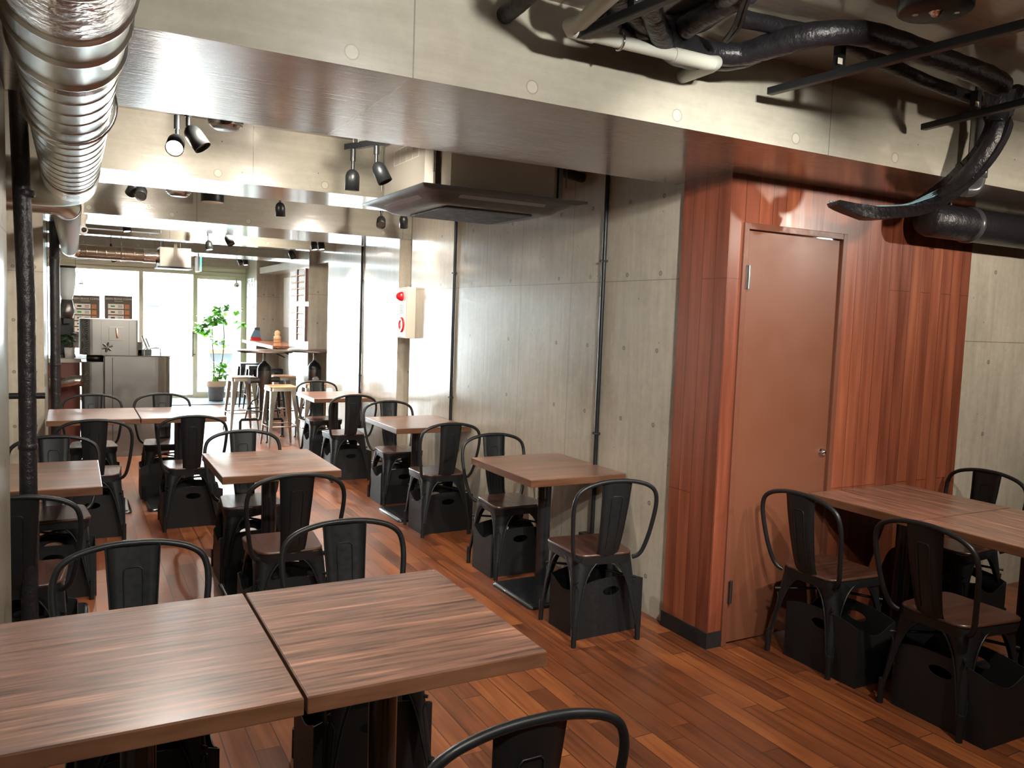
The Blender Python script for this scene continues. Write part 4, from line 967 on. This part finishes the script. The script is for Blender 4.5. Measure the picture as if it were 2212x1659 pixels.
# ------------------------------------------------------------------ wooden wall counter with things on it
sh = thing('wall_counter', 'reddish wooden counter shelf along the recess by the street door', 'counter', (0, 0, 0))
MB().b2((2.46, 11.56, 1.035), (3.049, 13.89, 1.065)).build('top', Mt['bar'], sh, bevel=.003)
MB().b2((2.452, 11.56, 1.02), (2.459, 13.89, 1.068)).build('edge_strip', Mt['paper'], sh)
for y in (12.0, 13.4): MB().tube([(2.55, y, 1.034), (3.045, y, .80)], .008, 6).tube([(2.50, y, 1.03), (3.045, y, 1.03)], .008, 6).build('bracket', Mt['black'], sh)
bx = at(590, 722, 1, 12.9)
tag(MB().lathe([(0, 0), (.055, 0), (.055, .03), (.052, .032), (.055, .034), (.055, .09), (.05, .095), (.035, .11), (.045, .14), (.035, .175), (.012, .19), (0, .19)], (2.80, 12.85, 1.0655), 20).build('wooden_ornament', Mt['tan']), 'stacked tan wooden ornament jar on the wall counter', 'ornament')
hz = thing('tent_display', 'small blue and red tent-shaped display at the far end of the wall counter', 'display', (2.63, 13.7, 1.0655))
MB().prism([(-.10, 0), (.10, 0), (.06, .16), (-.02, .17)], -.01, .01, 'y').build('blue_panel', Mt['blue'], hz, bevel=.002)
MB().prism([(-.11, 0), (.10, 0), (.05, .05), (-.06, .05)], -.06, -.02, 'y').build('red_panel', Mt['red'], hz, bevel=.002)
MB().b2((-.01, .0, .1), (.07, .06, .21)).build('black_card', Mt['ink'], hz)
# menu boards on the second pillar
for k, (z0, z1, lb) in enumerate(((1.69, 2.12, 'upper framed card rack on the white pillar face'), (1.17, 1.63, 'lower framed card rack on the white pillar face'))):
    rk = thing('card_rack', lb, 'card rack', (2.68, 10.56, z0)); rk['group'] = 'framed card racks'
    H_ = z1-z0
    for y in (.0, .45): MB().b2((-.03, y, 0), (-.0005, y+.06, H_)).build('side_bar', Mt['dkw'], rk)
    for c in range(2):
        for r_ in range(5):
            y0 = .08+.45*c; zz = H_*r_/5
            MB().b2((-.022, y0, zz+.01), (-.018, y0+.32, zz+H_/5-.012)).build('card', Mt['paper'], rk)
            MB().b2((-.03, y0-.01, zz), (-.0008, y0+.34, zz+.010)).build('ledge', Mt['tan'], rk)
        MB().b2((-.012, .06+.45*c, 0), (-.0008, .41+.45*c, H_)).build('back_board', Mt['tan'], rk)
wp = thing('wall_poster', 'pale tall poster with a grey continent drawing and pink block in the recess', 'poster', (3.05, 12.45, 1.30))
MB().b2((-.004, 0, 0), (-.0005, 1.1, .80)).build('sheet', Mt['paper'], wp)
MB().prism([(.25, .62), (.45, .66), (.75, .60), (.6, .45), (.5, .3), (.42, .12), (.36, .3), (.42, .48)], -.006, -.0045, 'x').build('continent', Mt['gunmetal'], wp)
MB().b2((-.0055, .05, .18), (-.0042, .5, .42)).build('pink_block', Mt['pink'], wp)
lv = thing('leaf_print', 'white wall print with scattered dark leaves beside the street door', 'print', (2.68, 14.1, 1.12))
MB().b2((-.004, 0, 0), (-.0005, .62, .98)).build('sheet', Mt['paper'], lv)
m = MB(); rnd = random.Random(5)
for k in range(34):
    y = rnd.uniform(.05, .57); z = rnd.uniform(.25, .93); a = rnd.uniform(0, 3); L = rnd.uniform(.03, .06)
    m.prism([(y, z), (y+L*math.cos(a)+.012*math.sin(a), z+L*math.sin(a)-.012*math.cos(a)), (y+2*L*math.cos(a), z+2*L*math.sin(a)), (y+L*math.cos(a)-.012*math.sin(a), z+L*math.sin(a)+.012*math.cos(a))], -.0055-.0001*k, -.0045, 'x')
m.build('leaves', Mt['dleaf'], lv)

# ------------------------------------------------------------------ bar stools and round bar tables
def stool_leg(sx, sy, H, mat):
    m = MB(); rings = []
    for z, a in ((H-.03, .075), (H-.12, .062), (H-.3, .045), (.3, .036), (.08, .026), (.0, .018)):
        t = z/(H-.03); cx = .185+(.145-.185)*t; r = .01
        P = lambda dx, dy: (sx*(cx-dx), sy*(cx-dy), z)
        rings.append([P(*q) for q in [(a, 0), (r, 0), (.003, .003), (0, r), (0, a), (.005, a), (.006, r+.005), (r+.005, .006), (a, .005)]])
    m.loft(rings, smooth=False)
    return m
def make_stool(H, mat, seatm, name='bar_stool'):
    t = thing(name, 'x', 'stool')
    MB().loft([rr(.150, .150, -.150, .150, .03, H-.018), rr(.153, .153, -.153, .153, .03, H-.012), rr(.153, .153, -.153, .153, .03, H-.004), rr(.148, .148, -.148, .148, .03, H)]).build('seat', seatm, t)
    MB().loft([rr(.156, .156, -.156, .156, .03, H-.055), rr(.152, .152, -.152, .152, .03, H-.018)], caps=False).build('seat_frame', mat, t)
    for sx in (-1, 1):
        for sy in (1, -1): stool_leg(sx, sy, H, mat).build('leg', mat, t)
    m = MB(); c = .166
    m.tube([(c, c, .24), (-c, c, .24), (-c, -c, .24), (c, -c, .24)], .007, 6, closed=True); m.build('foot_rail', mat, t)
    return t
st1 = make_stool(.70, Mt['stool'], Mt['stoolseat'])
def put(proto_, first, x, y, rz, label, group):
    o = proto_ if first else copy_tree(proto_)
    o.location = (x, y, 0); o.rotation_euler = (0, 0, rz); o['label'] = label; o['group'] = group; return o
SG = 'bare steel bar stools with wooden seats'
put(st1, True, 2.10, 9.43, .06, 'bare steel bar stool with a honey wooden seat, nearest of the group', SG)
put(st1, False, 1.90, 10.78, .1, 'bare steel bar stool at the left beside the potted tree', SG)
put(st1, False, 2.45, 10.93, .05, 'bare steel bar stool behind the bottle-shaped table base', SG)
put(st1, False, 2.60, 9.79, 0, 'bare steel bar stool close to the wall behind the small wall table', SG)
st2 = make_stool(.70, Mt['black'], Mt['black'])
BG = 'black metal stools under the wall counter'
put(st2, True, 2.50, 13.55, 0, 'black metal stool farthest along the wall counter', BG)
put(st2, False, 2.52, 12.95, 0, 'black metal stool in the middle under the wall counter', BG)
put(st2, False, 2.58, 12.25, 0, 'black metal stool at the near end under the wall counter', BG)
def make_bartable(H=1.08, R_=.33):
    t = thing('round_bar_table', 'x', 'bar table')
    MB().lathe([(0, H-.022), (R_-.005, H-.022), (R_, H-.018), (R_, H-.004), (R_-.005, H), (0, H)], (0, 0, 0), 48).build('tabletop', Mt['tedge'], t)
    MB().lathe([(R_+.0005, H-.024), (R_+.003, H-.022), (R_+.003, H-.008), (R_+.0005, H-.006)], (0, 0, 0), 48).build('rim', Mt['gunmetal'], t)
    MB().cyl((0, 0, .93), (0, 0, H-.022), .016).build('column', Mt['gunmetal'], t)
    MB().lathe([(.02, .95), (.03, .93), (.055, .915), (.078, .875), (.083, .84), (.083, .835)], (0, 0, 0), 28).build('dome', Mt['black'], t)
    MB().lathe([(.083, .835), (.083, .66), (.06, .63), (.055, .3), (.07, .24)], (0, 0, 0), 28).build('cylinder_body', Mt['gunmetal'], t)
    m = MB()
    for a in (.35, .35+PI): m.cyl((.07*math.cos(a), .07*math.sin(a), .72), (.19*math.cos(a), .19*math.sin(a), .72), .032, 16).cyl((.175*math.cos(a), .175*math.sin(a), .72), (.20*math.cos(a), .20*math.sin(a), .72), .038, 12)
    m.build('side_stub', Mt['gunmetal'], t)
    m = MB()
    m.tube([(.20*math.cos(a), .20*math.sin(a), .36) for a in [2*PI*k/28 for k in range(28)]], .009, 8, closed=True); m.build('foot_ring', Mt['black'], t)
    for k in range(3):
        a = 2*PI*k/3+.5; ca, sa = math.cos(a), math.sin(a)
        m = MB().tube([(.05*ca, .05*sa, .24), (.12*ca, .12*sa, .235), (.27*ca, .27*sa, .225), (.29*ca, .29*sa, .20), (.29*ca, .29*sa, .02)], .017, 10); m.tube([(.06*ca, .06*sa, .50), (.14*ca, .14*sa, .46), (.20*ca, .20*sa, .36), (.23*ca, .23*sa, .23)], .008, 8)
        m.lathe([(0, 0), (.028, 0), (.028, .012), (.018, .02), (0, .02)], (.29*ca, .29*sa, 0), 14); m.build('leg', Mt['black'], t)
    return t
bt = make_bartable()
put(bt, True, 2.02, 9.96, 0, 'round bar table with bottle-shaped metal base between the steel stools', 'round bar tables')
put(bt, False, 2.68, 10.165, 1.07, 'round bar table in the recess, half hidden by the glossy wall face', 'round bar tables')

# ------------------------------------------------------------------ potted tree and door mat
tree = thing('potted_tree', 'leafy green potted tree standing on the mat at the glass door', 'potted tree', (2.11, 14.30, .012))
MB().lathe([(0, 0), (.115, 0), (.12, .02), (.135, .20), (.145, .24), (.13, .26), (0, .26)], (0, 0, 0), 14).build('pot_cover', Mt['bag'], tree)
MB().lathe([(.12, .22), (.15, .245), (.17, .335), (.15, .335), (.14, .31), (0, .31)], (0, 0, 0), 24).build('pot', Mt['terra'], tree)
MB().lathe([(0, .318), (.14, .314)], (0, 0, 0), 20).build('soil', Mt['soil'], tree)
def tp2(u, v, dy=0): 
    p = at(u, v, 1, 14.30+dy); return (p.x-2.11, dy, p.z-.012)
trunks = [[(.02, 0, .31), tp2(478, 790), tp2(484, 740), tp2(483, 700), tp2(480, 665)], [(-.04, .03, .31), tp2(462, 790, .04), tp2(459, 740, .04), tp2(458, 705, .04), tp2(455, 680, .04)]]
for tk in trunks: MB().tube(smooth_path(tk, 5), [.011-.007*i/20 for i in range(21)], 7).build('trunk', Mt['bark'], tree)
m = MB()
for i, (u, v, dy, r, n) in enumerate(((490, 660, 0, .12, 22), (470, 668, .1, .14, 26), (450, 690, .05, .15, 32), (435, 705, 0, .12, 26), (462, 690, -.1, .14, 30), (484, 690, .05, .10, 18), (510, 670, .05, .08, 8), (520, 697, 0, .09, 10), (446, 712, .1, .10, 14), (484, 737, 0, .10, 14), (462, 735, .0, .07, 8), (477, 785, 0, .10, 16), (470, 800, .06, .10, 16), (484, 808, -.04, .10, 16), (466, 815, .05, .08, 8))):
    leafblob(m, tp2(u, v, dy), r*.95, int(n*1.5), .135, 10+i)
m.build('foliage', Mt['leaf'], tree)
m = MB()
for u, v, u2, v2 in ((483, 690, 520, 697), (482, 672, 510, 668), (458, 700, 436, 706), (458, 690, 445, 672), (483, 745, 462, 735), (481, 670, 470, 655)):
    m.tube([tp2(u, v), tp2(u2, v2)], .004, 5)
m.build('branch', Mt['bark'], tree)
tag(MB().b2((1.12, 13.75, .0005), (2.62, 14.80, .012)).build('door_mat', Mt['mat'], bevel=.003), 'grey door mat inside the street entrance', 'mat')

# ------------------------------------------------------------------ light
W = bpy.data.worlds.new('sky'); bpy.context.scene.world = W; W.use_nodes = True
bg = W.node_tree.nodes['Background']; bg.inputs[0].default_value = (.86, .95, 1, 1); bg.inputs[1].default_value = 40.0
pl = bpy.data.lights.new('window_portal', 'AREA'); pl.shape = 'RECTANGLE'; pl.size = 3.6; pl.size_y = 2.15; pl.cycles.is_portal = True
po = bpy.data.objects.new('window_portal', pl); C.objects.link(po); po.location = (.87, 14.88, 1.08); po.rotation_euler = (-PI/2, 0, 0)
# unseen track spots above and behind the camera, added to brighten the near bay
for i, (p, a, e, s) in enumerate((((3.05, .9, 2.40), (3.6, 2.9, 1.3), 42, 1.5), ((1.3, .2, 2.40), (1.2, 2.5, 1.7), 85, 1.8), ((4.9, .9, 2.40), (4.2, 2.9, 1.3), 55, 1.5), ((1.6, .7, 2.44), (2.7, 3.8, 1.1), 135, 1.0), ((2.6, .9, 2.42), (2.3, 1.6, 0), 60, 1.8), ((.35, .3, 2.40), (.3, 1.9, .7), 40, 1.6))):
    spot(p, a, 'unseen black track spotlight added to brighten the near bay, lit', True, energy=e, size=s, col=(1, .96, .89) if p[0] < 2 else (1, .90, .78))
for i, (p, a, e, s) in enumerate((((.55, 3.50, 2.40), (.6, 4.8, 1.5), 45, 2.3), ((1.15, 3.42, 2.42), (1.1, 4.8, 1.75), 24, 2.2), ((2.25, 5.48, 2.42), (1.9, 7.1, 1.5), 30, 2.3), ((.5, 5.50, 2.42), (.6, 7.1, 1.6), 42, 2.3), ((1.4, 8.35, 2.42), (1.4, 9.9, 1.3), 70, 2.4))):  # extra spots added out of sight behind the beams to lift the bays
    spot(p, a, ('unseen black track spotlight added as fill behind the big beam, left one', 'unseen black track spotlight added as fill behind the big beam, right one', 'unseen black track spotlight added as fill behind the second beam, right one', 'unseen black track spotlight added as fill behind the second beam, left one', 'unseen black track spotlight added as fill behind the third beam')[i], True, energy=e, size=s)
vs = bpy.context.scene.view_settings; vs.view_transform = 'Standard'; vs.look = 'None'; vs.exposure = 1.25; vs.gamma = 1
bpy.context.scene.cycles.max_bounces = 8; bpy.context.scene.cycles.diffuse_bounces = 5; bpy.context.scene.cycles.sample_clamp_indirect = 6
bpy.context.scene.cycles.use_denoising = True
